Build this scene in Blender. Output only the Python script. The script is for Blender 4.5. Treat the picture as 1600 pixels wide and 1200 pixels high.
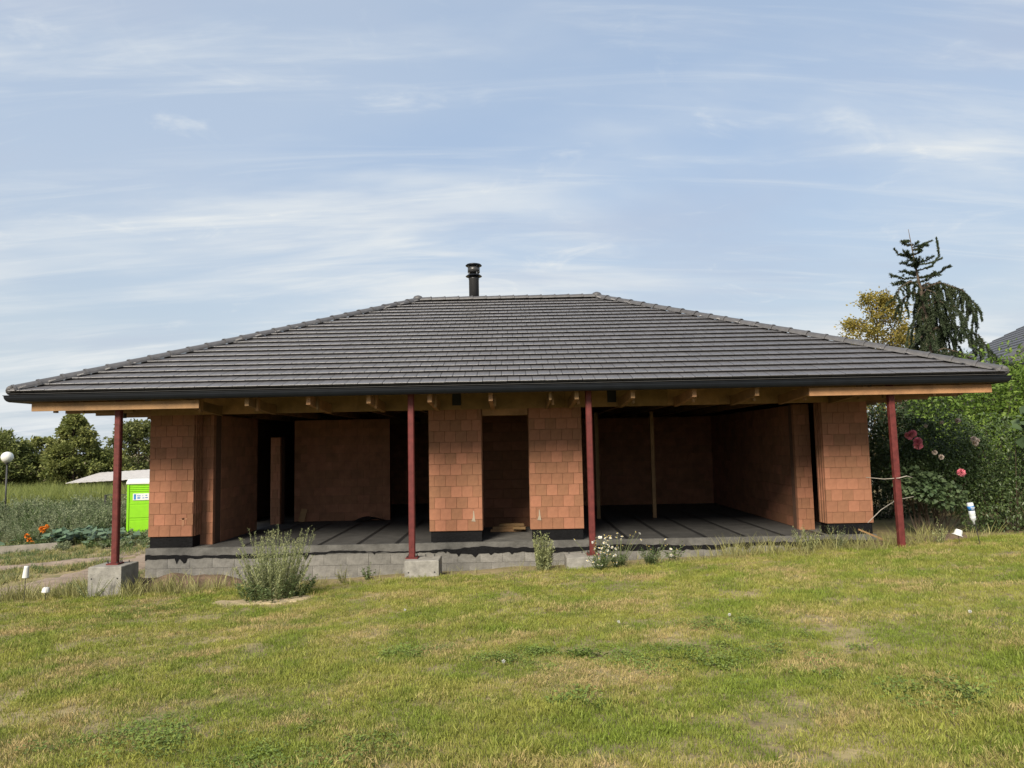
import bpy, math, random
import numpy as np
from mathutils import Vector, Matrix, Euler
random.seed(7); rng = np.random.default_rng(11)
sc = bpy.context.scene
for o in list(bpy.data.objects): bpy.data.objects.remove(o)
COL = sc.collection
R = math.radians

# ------------------------------------------------------------------ camera
cam_d = bpy.data.cameras.new('camera'); cam = bpy.data.objects.new('camera', cam_d); COL.objects.link(cam)
cam_d.sensor_width = 36; cam_d.lens = 1109 / 1600 * 36; cam_d.clip_start = .05; cam_d.clip_end = 3000
PITCH, ROLL = R(4.785), -.02
_s, _c = math.sin(ROLL), math.cos(ROLL)
U0 = Vector((0, -math.sin(PITCH), math.cos(PITCH))); FW = Vector((0, math.cos(PITCH), math.sin(PITCH))); R0 = Vector((1, 0, 0))
RI = R0 * _c + U0 * _s; UP = U0 * _c - R0 * _s
m = Matrix((RI, UP, -FW)).transposed().to_4x4(); m.translation = Vector((-.057, -16.208, 2.191)); cam.matrix_world = m
sc.camera = cam

# ------------------------------------------------------------------ sun, sky, exposure
SUN_EL, SUN_AZ = R(36), R(24)          # azimuth measured from straight behind the viewer towards the left
SUND = Vector((-math.sin(SUN_AZ) * math.cos(SUN_EL), -math.cos(SUN_AZ) * math.cos(SUN_EL), math.sin(SUN_EL)))
sun_d = bpy.data.lights.new('sun', 'SUN'); sun = bpy.data.objects.new('sun', sun_d); COL.objects.link(sun)
sun_d.energy = 4.7; sun_d.angle = R(20); sun_d.color = (1, .90, .74)
sun.rotation_euler = (-SUND).to_track_quat('-Z', 'Y').to_euler(); sun.location = (-20, -40, 30)
sc.view_settings.view_transform = 'Standard'; sc.view_settings.look = 'None'
sc.view_settings.exposure = .40; sc.view_settings.gamma = 1; sc.view_settings.use_curve_mapping = False

cy = sc.cycles; cy.max_bounces = 4; cy.diffuse_bounces = 1; cy.glossy_bounces = 2; cy.transmission_bounces = 2; cy.transparent_max_bounces = 4; cy.caustics_reflective = False; cy.caustics_refractive = False
world = bpy.data.worlds.new('World'); sc.world = world; world.use_nodes = True
def build_sky():
    nt = world.node_tree; N = nt.nodes; L = nt.links; N.clear()
    out = N.new('ShaderNodeOutputWorld'); bg = N.new('ShaderNodeBackground'); L.new(bg.outputs[0], out.inputs[0])
    bg.inputs[1].default_value = .096
    sky = N.new('ShaderNodeTexSky'); sky.sky_type = 'NISHITA'; sky.sun_disc = False
    sky.sun_elevation = SUN_EL; sky.sun_rotation = math.atan2(SUND.x, SUND.y)
    sky.air_density = 1.0; sky.dust_density = 1.6; sky.ozone_density = 1.2
    tc = N.new('ShaderNodeTexCoord'); sp = N.new('ShaderNodeSeparateXYZ'); L.new(tc.outputs['Generated'], sp.inputs[0])
    def mth(op, a, b, clamp=False):
        n = N.new('ShaderNodeMath'); n.operation = op; n.use_clamp = clamp
        for i, v in enumerate((a, b)):
            if v is None: continue
            if isinstance(v, (int, float)): n.inputs[i].default_value = v
            else: L.new(v, n.inputs[i])
        return n.outputs[0]
    z = mth('MAXIMUM', sp.outputs[2], 0.0); zz = mth('ADD', z, .16)
    px = mth('DIVIDE', sp.outputs[0], zz); py = mth('DIVIDE', sp.outputs[1], zz)
    cb = N.new('ShaderNodeCombineXYZ'); L.new(px, cb.inputs[0]); L.new(py, cb.inputs[1])
    def noise(scale, rot, loc, sc_, det, rough, dist):
        mp = N.new('ShaderNodeMapping'); L.new(cb.outputs[0], mp.inputs[0])
        mp.inputs['Rotation'].default_value = (0, 0, rot); mp.inputs['Scale'].default_value = scale; mp.inputs['Location'].default_value = loc
        t = N.new('ShaderNodeTexNoise'); L.new(mp.outputs[0], t.inputs['Vector'])
        t.inputs['Scale'].default_value = sc_; t.inputs['Detail'].default_value = det; t.inputs['Roughness'].default_value = rough; t.inputs['Distortion'].default_value = dist
        return t.outputs[0]
    def ramp(fac, a, b, lo=0., hi=1.):
        r = N.new('ShaderNodeMapRange'); r.interpolation_type = 'SMOOTHSTEP'; L.new(fac, r.inputs[0])
        r.inputs[1].default_value = a; r.inputs[2].default_value = b; r.inputs[3].default_value = lo; r.inputs[4].default_value = hi
        return r.outputs[0]
    def mix(fac, a, b):
        n = N.new('ShaderNodeMix'); n.data_type = 'RGBA'
        if isinstance(fac, float): n.inputs[0].default_value = fac
        else: L.new(fac, n.inputs[0])
        for s_, v in ((6, a), (7, b)):
            if isinstance(v, tuple): n.inputs[s_].default_value = v + (1,)
            else: L.new(v, n.inputs[s_])
        return n.outputs[2]
    veil = mix(.62, sky.outputs[0], (4.3, 5.4, 7.0))                       # thin even veil of cirrostratus
    low = ramp(z, .0, .42, 1., 0.)
    veil = mix(mth('MULTIPLY', low, .8), veil, (4.7, 5.3, 5.65))
    streak = ramp(noise((.55, 1.7, 1), .22, (3.1, .4, 0), 1.3, 6, .56, .5), .42, .66)
    wisps = ramp(noise((.5, 3.4, 1), .16, (1.7, 5.2, 0), 1.7, 6, .62, .9), .47, .74)
    broad = ramp(noise((.8, 1.2, 1), .3, (7.4, 2.2, 0), .75, 5, .5, .3), .32, .60)
    cl = mth('ADD', mth('MULTIPLY', mth('MULTIPLY', streak, broad), .8), mth('ADD', mth('MULTIPLY', wisps, .38), mth('MULTIPLY', broad, .16)), True)
    grey = ramp(noise((.7, 1.5, 1), .2, (11.3, 8.1, 0), .9, 6, .5, .4), .45, .72)
    veil = mix(mth('MULTIPLY', grey, .6), veil, (3.7, 4.25, 5.4))
    puff = ramp(noise((1.3, 1.6, 1), .5, (4.6, 9.7, 0), 2.4, 5, .6, .8), .58, .80)
    cl = mth('ADD', cl, mth('MULTIPLY', puff, .5), True)
    fin = mix(cl, veil, (6.3, 6.6, 6.75))
    L.new(fin, bg.inputs[0])
build_sky(); world.cycles.sampling_method = 'MANUAL'; world.cycles.sample_map_resolution = 512

# ------------------------------------------------------------------ helpers
def ss(a, b, x):
    t = np.clip((x - a) / (b - a), 0, 1); return t * t * (3 - 2 * t)
_lat = rng.random((64, 64))
def vn(x, y):
    x = np.asarray(x, float); y = np.asarray(y, float)
    xi = np.floor(x).astype(int); yi = np.floor(y).astype(int); fx = x - xi; fy = y - yi
    fx = fx * fx * (3 - 2 * fx); fy = fy * fy * (3 - 2 * fy)
    a = _lat[xi % 64, yi % 64]; b = _lat[(xi + 1) % 64, yi % 64]; c = _lat[xi % 64, (yi + 1) % 64]; d = _lat[(xi + 1) % 64, (yi + 1) % 64]
    return (a * (1 - fx) + b * fx) * (1 - fy) + (c * (1 - fx) + d * fx) * fy
def gz(x, y):
    """height of the ground: lawn falling towards the house and to the left, then the lower garden"""
    x = np.asarray(x, float); y = np.asarray(y, float)
    xc = np.clip(x, -16, 14); yc = np.clip(y, -18, -1.5)
    lawn = -.36 + .04 * xc - .064 * (yc + 1.9) - .19 * ss(-1.5, .2, y)
    far = -1.3 + 1.3 * ss(-9, 9, x); t = ss(0, 14, y)
    z = lawn * (1 - t) + far * t
    z = z + (vn(x * 1.1 + 9, y * 1.1) - .5) * .05 + (vn(x * 3.1, y * 3.1 + 5) - .5) * .022
    under = (x > -8.1) & (x < 7.9) & (y > .2) & (y < 10.6)
    return np.where(under, np.minimum(z, -.45), z)
def g1(x, y): return float(gz(x, y))

class MB:
    def __init__(s): s.v = []; s.f = []; s.n = 0
    def add(s, V, Fs):
        s.v.extend([tuple(p) for p in V]); s.f.extend([tuple(i + s.n for i in f) for f in Fs]); s.n += len(V)
    def box(s, x0, x1, y0, y1, z0, z1, M=None):
        V = [Vector(p) for p in ((x0,y0,z0),(x1,y0,z0),(x1,y1,z0),(x0,y1,z0),(x0,y0,z1),(x1,y0,z1),(x1,y1,z1),(x0,y1,z1))]
        if M: V = [M @ p for p in V]
        s.add(V, [(0,3,2,1),(4,5,6,7),(0,1,5,4),(1,2,6,5),(2,3,7,6),(3,0,4,7)]); return s
    def prism(s, prof, a, b, axis='x', M=None):
        """profile (p,q) extruded along an axis from a to b"""
        def pt(t, p, q): return Vector((t, p, q)) if axis == 'x' else (Vector((p, t, q)) if axis == 'y' else Vector((p, q, t)))
        n = len(prof); V = [pt(a, *p) for p in prof] + [pt(b, *p) for p in prof]
        if M: V = [M @ p for p in V]
        s.add(V, [tuple(range(n))[::-1], tuple(range(n, 2*n))] + [(i, (i+1) % n, n+(i+1) % n, n+i) for i in range(n)]); return s
    def tube(s, pts, rad, n=6, cap=True):
        pts = [Vector(p) for p in pts]
        if isinstance(rad, (int, float)): rad = [rad] * len(pts)
        V = []; prev = None
        for i, p in enumerate(pts):
            d = (pts[min(i+1, len(pts)-1)] - pts[max(i-1, 0)]); d = d.normalized() if d.length > 1e-9 else Vector((0,0,1))
            a = prev if prev is not None else (Vector((1,0,0)) if abs(d.x) < .8 else Vector((0,1,0)))
            a = (a - d * a.dot(d)).normalized(); prev = a; b = d.cross(a)
            for k in range(n):
                t = 2*math.pi*k/n; V.append(p + (a*math.cos(t) + b*math.sin(t)) * rad[i])
        Fs = [(i*n+k, i*n+(k+1) % n, (i+1)*n+(k+1) % n, (i+1)*n+k) for i in range(len(pts)-1) for k in range(n)]
        if cap: Fs += [tuple(range(n))[::-1], tuple(range((len(pts)-1)*n, len(pts)*n))]
        s.add(V, Fs); return s
    def lathe(s, prof, n=20, M=None):
        V = []
        for r, z in prof:
            for k in range(n):
                t = 2*math.pi*k/n; p = Vector((r*math.cos(t), r*math.sin(t), z)); V.append(M @ p if M else p)
        Fs = [(i*n+k, i*n+(k+1) % n, (i+1)*n+(k+1) % n, (i+1)*n+k) for i in range(len(prof)-1) for k in range(n)]
        Fs += [tuple(range(n))[::-1], tuple(range((len(prof)-1)*n, len(prof)*n))]
        s.add(V, Fs); return s
    def mesh(s, name='m', smooth=False):
        me = bpy.data.meshes.new(name); me.from_pydata(s.v, [], s.f); me.update()
        if smooth: me.polygons.foreach_set('use_smooth', [True] * len(me.polygons))
        return me
    def obj(s, name, mat, parent=None, smooth=False, loc=None):
        return put(name, s.mesh(name, smooth), mat, parent, loc)
def put(name, me, mat=None, parent=None, loc=None, rot=None, scale=None):
    o = bpy.data.objects.new(name, me); COL.objects.link(o)
    if mat is not None and len(me.materials) == 0: me.materials.append(mat)
    if parent is not None: o.parent = parent
    if loc is not None: o.location = loc
    if rot is not None: o.rotation_euler = rot
    if scale is not None: o.scale = scale
    return o
def tag(o, label=None, cat=None, group=None, kind=None):
    if label: o['label'] = label
    if cat: o['category'] = cat
    if group: o['group'] = group
    if kind: o['kind'] = kind
    return o
def empty(name, loc=(0,0,0), rz=0):
    o = bpy.data.objects.new(name, None); COL.objects.link(o); o.location = loc; o.rotation_euler = (0, 0, rz); o.empty_display_size = .2; return o
def np_mesh(name, V, Fc, k):
    """V (n,3); Fc (m,k) faces of k corners"""
    me = bpy.data.meshes.new(name); me.vertices.add(len(V)); me.vertices.foreach_set('co', np.ascontiguousarray(V, np.float32).ravel())
    me.loops.add(Fc.size); me.loops.foreach_set('vertex_index', np.ascontiguousarray(Fc, np.int32).ravel())
    me.polygons.add(len(Fc)); me.polygons.foreach_set('loop_start', np.arange(len(Fc), dtype=np.int32) * k)
    me.update(calc_edges=True); return me
def unit(a): return a / (np.linalg.norm(a, axis=1, keepdims=True) + 1e-9)
def leaf_mesh(name, P, D, Nn, Ln, Wd, fold=.25, wpos=.45):
    """one folded lozenge leaf at each P along D, facing Nn"""
    D = unit(D); S = unit(np.cross(D, Nn)); Nn = np.cross(S, D); n = len(P)
    Ln = np.broadcast_to(Ln, (n,))[:, None]; Wd = np.broadcast_to(Wd, (n,))[:, None]
    mid = P + D * Ln * wpos
    V = np.stack([P, mid + S*Wd*.5 + Nn*Wd*fold, P + D*Ln - Nn*Ln*.12, mid - S*Wd*.5 + Nn*Wd*fold], 1).reshape(-1, 3)
    b = np.arange(n)[:, None] * 4
    return np_mesh(name, V, np.concatenate([b + np.array([[0, 2, 1]]), b + np.array([[0, 3, 2]])], 1).reshape(-1, 3), 3)
def rdir(n, up=0.): 
    a = rng.normal(size=(n, 3)); a[:, 2] += up; return unit(a)

# ------------------------------------------------------------------ materials
def mat(name, col, rough=.7, var=0., nscale=6., namp=.25, bump=0., bscale=40., spec=.5, metal=0., col2=None, coords='Object', detail=5, squash=(1,1,1), sheen=None):
    M = bpy.data.materials.new(name); M.use_nodes = True; nt = M.node_tree; N = nt.nodes; L = nt.links
    b = N['Principled BSDF']; b.inputs['Roughness'].default_value = rough; b.inputs['Specular IOR Level'].default_value = spec; b.inputs['Metallic'].default_value = metal
    tc = N.new('ShaderNodeTexCoord'); mp = N.new('ShaderNodeMapping'); mp.inputs['Scale'].default_value = squash
    L.new(tc.outputs[coords], mp.inputs[0])
    t = N.new('ShaderNodeTexNoise'); L.new(mp.outputs[0], t.inputs['Vector']); t.inputs['Scale'].default_value = nscale; t.inputs['Detail'].default_value = detail; t.inputs['Roughness'].default_value = .62
    r = N.new('ShaderNodeMapRange'); L.new(t.outputs[0], r.inputs[0]); r.inputs[1].default_value = .3; r.inputs[2].default_value = .7
    mx = N.new('ShaderNodeMix'); mx.data_type = 'RGBA'; L.new(r.outputs[0], mx.inputs[0])
    c2 = col2 or tuple(c * (1 - namp) for c in col); c1 = col if col2 else tuple(c * (1 + namp) for c in col)
    mx.inputs[6].default_value = c1 + (1,); mx.inputs[7].default_value = c2 + (1,)
    cur = mx.outputs[2]
    if var:
        oi = N.new('ShaderNodeObjectInfo'); ge = N.new('ShaderNodeNewGeometry')
        ad = N.new('ShaderNodeMath'); ad.operation = 'ADD'; L.new(oi.outputs['Random'], ad.inputs[0]); L.new(ge.outputs['Random Per Island'], ad.inputs[1])
        fr = N.new('ShaderNodeMath'); fr.operation = 'FRACT'; L.new(ad.outputs[0], fr.inputs[0])
        vr = N.new('ShaderNodeMapRange'); L.new(fr.outputs[0], vr.inputs[0]); vr.inputs[3].default_value = 1 - var; vr.inputs[4].default_value = 1 + var
        hs = N.new('ShaderNodeHueSaturation'); L.new(cur, hs.inputs['Color']); L.new(vr.outputs[0], hs.inputs['Value'])
        hr = N.new('ShaderNodeMapRange'); L.new(fr.outputs[0], hr.inputs[0]); hr.inputs[3].default_value = .5 + var*.03; hr.inputs[4].default_value = .5 - var*.03; L.new(hr.outputs[0], hs.inputs['Hue'])
        cur = hs.outputs[0]
    L.new(cur, b.inputs['Base Color'])
    if bump:
        t2 = N.new('ShaderNodeTexNoise'); L.new(mp.outputs[0], t2.inputs['Vector']); t2.inputs['Scale'].default_value = bscale; t2.inputs['Detail'].default_value = 4
        bp = N.new('ShaderNodeBump'); bp.inputs['Strength'].default_value = bump; bp.inputs['Distance'].default_value = .02; L.new(t2.outputs[0], bp.inputs['Height']); L.new(bp.outputs[0], b.inputs['Normal'])
    return M
def leafmat(name, col, col2, trans=.3, rough=.55, var=.3, nscale=.9):
    M = mat(name, col, rough, var, nscale, col2=col2, coords='Object', detail=3, spec=.35)
    nt = M.node_tree; N = nt.nodes; L = nt.links; b = N['Principled BSDF']; out = N['Material Output']
    tr = N.new('ShaderNodeBsdfTranslucent'); src = b.inputs['Base Color'].links[0].from_socket; L.new(src, tr.inputs[0])
    ms = N.new('ShaderNodeMixShader'); ms.inputs[0].default_value = trans; L.new(b.outputs[0], ms.inputs[1]); L.new(tr.outputs[0], ms.inputs[2]); L.new(ms.outputs[0], out.inputs[0])
    return M
def lawn_nodes(nt, kind):
    """colour of turf from world position: green, yellow-green and straw patches"""
    N = nt.nodes; L = nt.links
    ge = N.new('ShaderNodeNewGeometry')
    def nz(s, loc, det=4, sq=(1,1,1)):
        mp = N.new('ShaderNodeMapping'); L.new(ge.outputs['Position'], mp.inputs[0]); mp.inputs['Location'].default_value = loc; mp.inputs['Scale'].default_value = sq
        t = N.new('ShaderNodeTexNoise'); t.inputs['Scale'].default_value = s; t.inputs['Detail'].default_value = det; t.inputs['Roughness'].default_value = .6; L.new(mp.outputs[0], t.inputs['Vector']); return t.outputs[0]
    def mr(f, a, b_, lo=0., hi=1.):
        r = N.new('ShaderNodeMapRange'); r.interpolation_type = 'SMOOTHSTEP'; L.new(f, r.inputs[0]); r.inputs[1].default_value = a; r.inputs[2].default_value = b_; r.inputs[3].default_value = lo; r.inputs[4].default_value = hi; return r.outputs[0]
    def mx(f, a, b_):
        n = N.new('ShaderNodeMix'); n.data_type = 'RGBA'; L.new(f, n.inputs[0])
        for i, v in ((6, a), (7, b_)):
            if isinstance(v, tuple): n.inputs[i].default_value = v + (1,)
            else: L.new(v, n.inputs[i])
        return n.outputs[2]
    big = nz(.75, (3, 1, 0), 6, (1, 1.5, 1)); med = nz(1.1, (7, 4, 0), 6); fine = nz(7, (1, 9, 0), 5)
    if kind == 'blade':
        c = mx(mr(med, .38, .62), (.195, .255, .038), (.300, .310, .066))
        oi = N.new('ShaderNodeObjectInfo')
        add = N.new('ShaderNodeMath'); add.operation = 'MULTIPLY_ADD'; L.new(oi.outputs['Random'], add.inputs[0]); add.inputs[1].default_value = .16; L.new(big, add.inputs[2])
        ad2 = N.new('ShaderNodeMath'); ad2.operation = 'MULTIPLY_ADD'; L.new(fine, ad2.inputs[0]); ad2.inputs[1].default_value = .20; L.new(add.outputs[0], ad2.inputs[2])
        c = mx(mr(ad2.outputs[0], .665, .89), c, (.45, .345, .165))
        vr = mr(oi.outputs['Random'], 0, 1, .75, 1.2); hs = N.new('ShaderNodeHueSaturation'); L.new(c, hs.inputs['Color']); L.new(vr, hs.inputs['Value']); return hs.outputs[0]
    c = mx(mr(med, .35, .65), (.17, .15, .06), (.30, .24, .12))
    return mx(mr(fine, .45, .7), c, (.17, .125, .075))

M = {}
M['tile'] = mat('concrete_tile', (.108, .105, .111), .34, .07, 3.5, .16, .25, 160, spec=.6)
M['cap'] = mat('ridge_cap', (.075, .073, .077), .5, .10, 9, .2, .25, 120)
M['vent'] = mat('vent_black', (.008, .008, .009), .7)
M['under'] = mat('roof_membrane', (.035, .034, .033), .85)
M['gutter'] = mat('coated_metal', (.008, .010, .014), .40, 0, 3, .2, spec=.25)
M['flue'] = mat('flue_metal', (.05, .05, .052), .36, 0, 4, .15, spec=.6, metal=.3)
M['wood'] = mat('raw_timber', (.25, .14, .06), .72, .28, 3, .28, .3, 50, squash=(1, 1, 1))
M['board'] = mat('board', (.28, .165, .072), .75, .22, 5, .22, .2, 60)
M['steel'] = mat('red_oxide', (.118, .024, .022), .55, .06, 9, .32, .2, 90, spec=.3)
M['conc'] = mat('cast_concrete', (.245, .235, .212), .88, .06, 7, .28, .5, 55)
M['block'] = mat('concrete_block', (.175, .168, .155), .9, .14, 5, .38, .8, 60)
M['slab'] = mat('slab_concrete', (.095, .092, .086), .85, .05, 3, .45, .5, 30)
M['bitumen'] = mat('bitumen', (.006, .006, .007), .75, 0, 20, .4, .5, 30, spec=.15)
M['joint'] = mat('dark_joint', (.10, .05, .03), .95, 0, 10, .2)  # dark brick tone of the joints and wall cores
M['sheet'] = mat('membrane_sheet', (.045, .044, .043), .75, .2, 3, .3, .3, 25)
M['seam'] = mat('membrane_seam', (.012, .012, .013), .6)
M['white'] = mat('white_plastic', (.62, .62, .60), .35, 0, 9, .06)
M['green'] = mat('lime_plastic', (.20, .50, .010), .42, 0, 5, .06, spec=.4)
M['blue'] = mat('blue_print', (.03, .16, .42), .4)
M['dark'] = mat('dark_metal', (.03, .03, .03), .5)
M['galv'] = mat('galvanised', (.42, .44, .46), .42, 0, 8, .15, metal=.6)
M['bark'] = mat('bark', (.085, .062, .045), .9, .1, 12, .4, .6, 30)
M['soil'] = mat('soil', (.125, .085, .058), .95, 0, 6, .4, .9, 14, coords='Object')
M['path'] = mat('dry_earth', (.25, .19, .145), .95, 0, 3.5, .3, .8, 12, coords='Object')
M['sand'] = mat('straw_litter', (.36, .29, .175), .95, 0, 9, .3, .8, 20)
M['grey_tim'] = mat('weathered_timber', (.32, .29, .25), .85, .1, 4, .25, .4, 40)
M['shedroof'] = mat('pale_corrugate', (.44, .42, .41), .7, 0, 5, .15)
M['wallp'] = mat('render_wall', (.45, .42, .38), .9, .05, 3, .1)
M['redtile'] = mat('far_roof', (.20, .17, .16), .8, .05, 6, .15)
M['clear'] = mat('clear_plastic', (.62, .66, .68), .18, 0, 12, .2, .6, 30, spec=.7)
M['globe'] = mat('globe_glass', (.66, .66, .62), .16, 0, 3, .1, spec=.7)
M['chalk'] = mat('pale_smear', (.30, .25, .19), .9)
M['gnd'] = mat('turf_soil', (.1, .1, .05), .95, 0, 8, .2, .9, 18, coords='Object')
def _g():
    nt = M['gnd'].node_tree; b = nt.nodes['Principled BSDF']; nt.links.new(lawn_nodes(nt, 'soil'), b.inputs['Base Color'])
_g()
def blade_material(name):
    m_ = bpy.data.materials.new(name); m_.use_nodes = True; nt = m_.node_tree; N = nt.nodes; b = N['Principled BSDF']
    c = lawn_nodes(nt, 'blade'); nt.links.new(c, b.inputs['Base Color']); b.inputs['Roughness'].default_value = .6; b.inputs['Specular IOR Level'].default_value = .25
    tr = N.new('ShaderNodeBsdfTranslucent'); nt.links.new(c, tr.inputs[0]); ms = N.new('ShaderNodeMixShader'); ms.inputs[0].default_value = .3
    nt.links.new(b.outputs[0], ms.inputs[1]); nt.links.new(tr.outputs[0], ms.inputs[2]); nt.links.new(ms.outputs[0], N['Material Output'].inputs[0]); return m_
M['blade'] = blade_material('grass_blade')
M['tallg'] = leafmat('long_grass', (0.22, 0.24, 0.075), (0.4, 0.35, 0.16), .3, nscale=.6)
M['reed'] = leafmat('reed', (0.19, 0.24, 0.055), (0.25, 0.26, 0.085), .3, nscale=.3)
M['weedg'] = leafmat('weed_greygreen', (0.20, 0.245, 0.135), (0.29, 0.31, 0.18), .3, nscale=.5)
M['weedd'] = leafmat('weed_dark', (0.085, 0.14, 0.045), (0.14, 0.18, 0.07), .3, nscale=.8)
M['mug'] = leafmat('weed_pale', (0.33, 0.37, 0.165), (0.41, 0.42, 0.22), .35, nscale=2)
M['clover'] = leafmat('clover_leaf', (.14, .21, .04), (.20, .25, .06), .3, nscale=2)
M['squash'] = leafmat('squash_leaf', (0.085, 0.15, 0.085), (0.14, 0.2, 0.13), .25, nscale=1)
M['treeA'] = leafmat('leaf_olive', (0.165, 0.20, 0.055), (0.24, 0.25, 0.08), .35, nscale=.5)
M['treeB'] = leafmat('leaf_willow', (0.16, 0.2, 0.055), (0.21, 0.23, 0.08), .35, nscale=.5)
M['treeD'] = leafmat('leaf_dark', (0.105, 0.135, 0.045), (0.17, 0.18, 0.06), .3, nscale=.6)
M['gold'] = leafmat('leaf_gold', (0.34, 0.26, 0.045), (0.2, 0.18, 0.045), .35, nscale=1.4)
M['spruce'] = leafmat('needles', (.026, .045, .020), (.048, .062, .026), .15, nscale=.8)
M['hedge'] = leafmat('leaf_hedge', (0.055, 0.095, 0.032), (0.11, 0.145, 0.055), .25, .38, nscale=1.0)
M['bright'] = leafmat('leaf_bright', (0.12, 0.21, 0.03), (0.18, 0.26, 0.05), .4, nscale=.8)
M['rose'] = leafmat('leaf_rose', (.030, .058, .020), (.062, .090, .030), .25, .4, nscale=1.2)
M['vine'] = leafmat('leaf_vine', (.060, .105, .042), (.110, .150, .070), .3, nscale=1.2)
M['stem'] = mat('green_stem', (.11, .13, .05), .7)
M['pink'] = leafmat('petal_pink', (0.92, 0.22, 0.3), (0.95, 0.36, 0.42), .3, nscale=8)
M['pale'] = leafmat('petal_pale', (.82, .62, .50), (.84, .74, .66), .3, nscale=8)
M['wpetal'] = leafmat('petal_white', (.80, .80, .76), (.74, .74, .70), .3, nscale=8)
M['orange'] = leafmat('petal_orange', (.80, .22, .02), (.85, .32, .04), .3, nscale=8)
M['yellow'] = mat('flower_centre', (.6, .42, .05), .8)
def brick_mat():
    m_ = mat('clay_block', (.268, .120, .066), .85, .15, 4, .22, 0, coords='Object'); nt = m_.node_tree; N = nt.nodes; L = nt.links; b = N['Principled BSDF']
    tc = N.new('ShaderNodeTexCoord'); wv = N.new('ShaderNodeTexWave'); wv.bands_direction = 'X'; wv.inputs['Scale'].default_value = 13; wv.inputs['Distortion'].default_value = .4; L.new(tc.outputs['Object'], wv.inputs[0])
    nz = N.new('ShaderNodeTexNoise'); nz.inputs['Scale'].default_value = 70; L.new(tc.outputs['Object'], nz.inputs[0])
    oi = N.new('ShaderNodeObjectInfo'); st = N.new('ShaderNodeMapRange'); L.new(oi.outputs['Random'], st.inputs[0]); st.inputs[1].default_value = .35; st.inputs[2].default_value = .9; st.inputs[3].default_value = .1; st.inputs[4].default_value = .9
    mu = N.new('ShaderNodeMath'); mu.operation = 'MULTIPLY'; L.new(wv.outputs[1], mu.inputs[0]); L.new(st.outputs[0], mu.inputs[1])
    ad = N.new('ShaderNodeMath'); ad.operation = 'ADD'; L.new(mu.outputs[0], ad.inputs[0]); L.new(nz.outputs[0], ad.inputs[1])
    bp = N.new('ShaderNodeBump'); bp.inputs['Strength'].default_value = .8; bp.inputs['Distance'].default_value = .008; L.new(ad.outputs[0], bp.inputs['Height']); L.new(bp.outputs[0], b.inputs['Normal']); return m_
M['brick'] = brick_mat()

# ------------------------------------------------------------------ ground
def axis(lo, hi, step, far):
    c = np.arange(lo, hi + 1e-6, step); o = step * 1.35 ** np.arange(1, 60); a = np.cumsum(o); a = a[a < far]
    return np.concatenate([(lo - a)[::-1], c, hi + a])
def ground():
    X = axis(-20, 14, .16, 900); Y = axis(-16, 17, .16, 900); xx, yy = np.meshgrid(X, Y); zz = gz(xx, yy)
    V = np.stack([xx.ravel(), yy.ravel(), zz.ravel()], 1); nx, ny = len(X), len(Y)
    i = (np.arange(ny-1)[:, None] * nx + np.arange(nx-1)[None]).ravel()
    me = np_mesh('ground', V, np.stack([i, i+1, i+1+nx, i+nx], 1), 4); me.polygons.foreach_set('use_smooth', [True] * len(me.polygons))
    tag(put('ground', me, M['gnd']), 'lawn ground falling gently towards the house', None, kind='structure')
ground()
def drape(name, cx, cy, w, step, matl, lift=.012, heave=0., kind='structure', edge=.35):
    """an irregular sheet laid along the centre line (cx, cy), half width w"""
    cx, cy, w = (np.array(a, float) for a in (cx, cy, w)); t = np.linspace(0, 1, 90); k = np.linspace(0, 1, len(cx))
    px, py, pw = np.interp(t, k, cx), np.interp(t, k, cy), np.interp(t, k, w); dx, dy = np.gradient(px), np.gradient(py); l = np.hypot(dx, dy) + 1e-9
    s = np.linspace(-1, 1, 25); V = []
    for i in range(90):
        e1 = 1 + edge * (vn(i * .37, 3.3) - .5) * 2; e2 = 1 + edge * (vn(i * .41, 17.7) - .5) * 2
        f = np.where(s < 0, s * e1, s * e2) * pw[i]; x = px[i] - dy[i]/l[i]*f; y = py[i] + dx[i]/l[i]*f
        h = (1 - np.abs(s)**2) * (1 - abs(2*t[i]-1)**4) * heave * (.7 + .6 * vn(x*2.3, y*2.3)); fall = np.where(np.abs(s) > .93, -.05, 0)
        V.append(np.stack([x, y, gz(x, y) + lift + h + fall + (vn(x*5, y*5) - .5) * .03], 1))
    V = np.concatenate(V); i = (np.arange(89)[:, None]*25 + np.arange(24)[None]).ravel()
    me = np_mesh(name, V, np.stack([i, i+1, i+26, i+25], 1), 4); me.polygons.foreach_set('use_smooth', [True] * len(me.polygons))
    return tag(put(name, me, matl), kind=kind)
drape('dirt_path', [-15.5, -12.6, -11.2, -11.0, -11.6, -13], [-2.4, -.2, 2.6, 6, 10, 16], [.75, .9, 1.05, 1.2, 1.1, 1.0], .2, M['path'], .02, .02)
drape('dirt_track', [-19, -15.5, -13.2, -12.6], [4.0, 5.2, 6.4, 8.5], [.35, .5, .6, .4], .2, M['path'], .02, .02)
tag(drape('soil_mound', [-8.9, -8.0, -6.9, -5.8], [-.75, -.8, -.75, -.6], [.35, .55, .5, .25], .2, M['soil'], .0, .30), 'dark brown dug soil along the foundation', kind='structure')
drape('soil_mound', [7.2, 8.0, 9.0, 10.2], [-.75, -.6, -.55, -.3], [.2, .45, .5, .3], .2, M['soil'], .0, .17)
drape('bare_patch', [-5.3, -4.7, -4.1, -3.5], [-3.6, -3.9, -3.95, -3.75], [.15, .34, .38, .15], .2, M['sand'], .008, .03)

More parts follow.
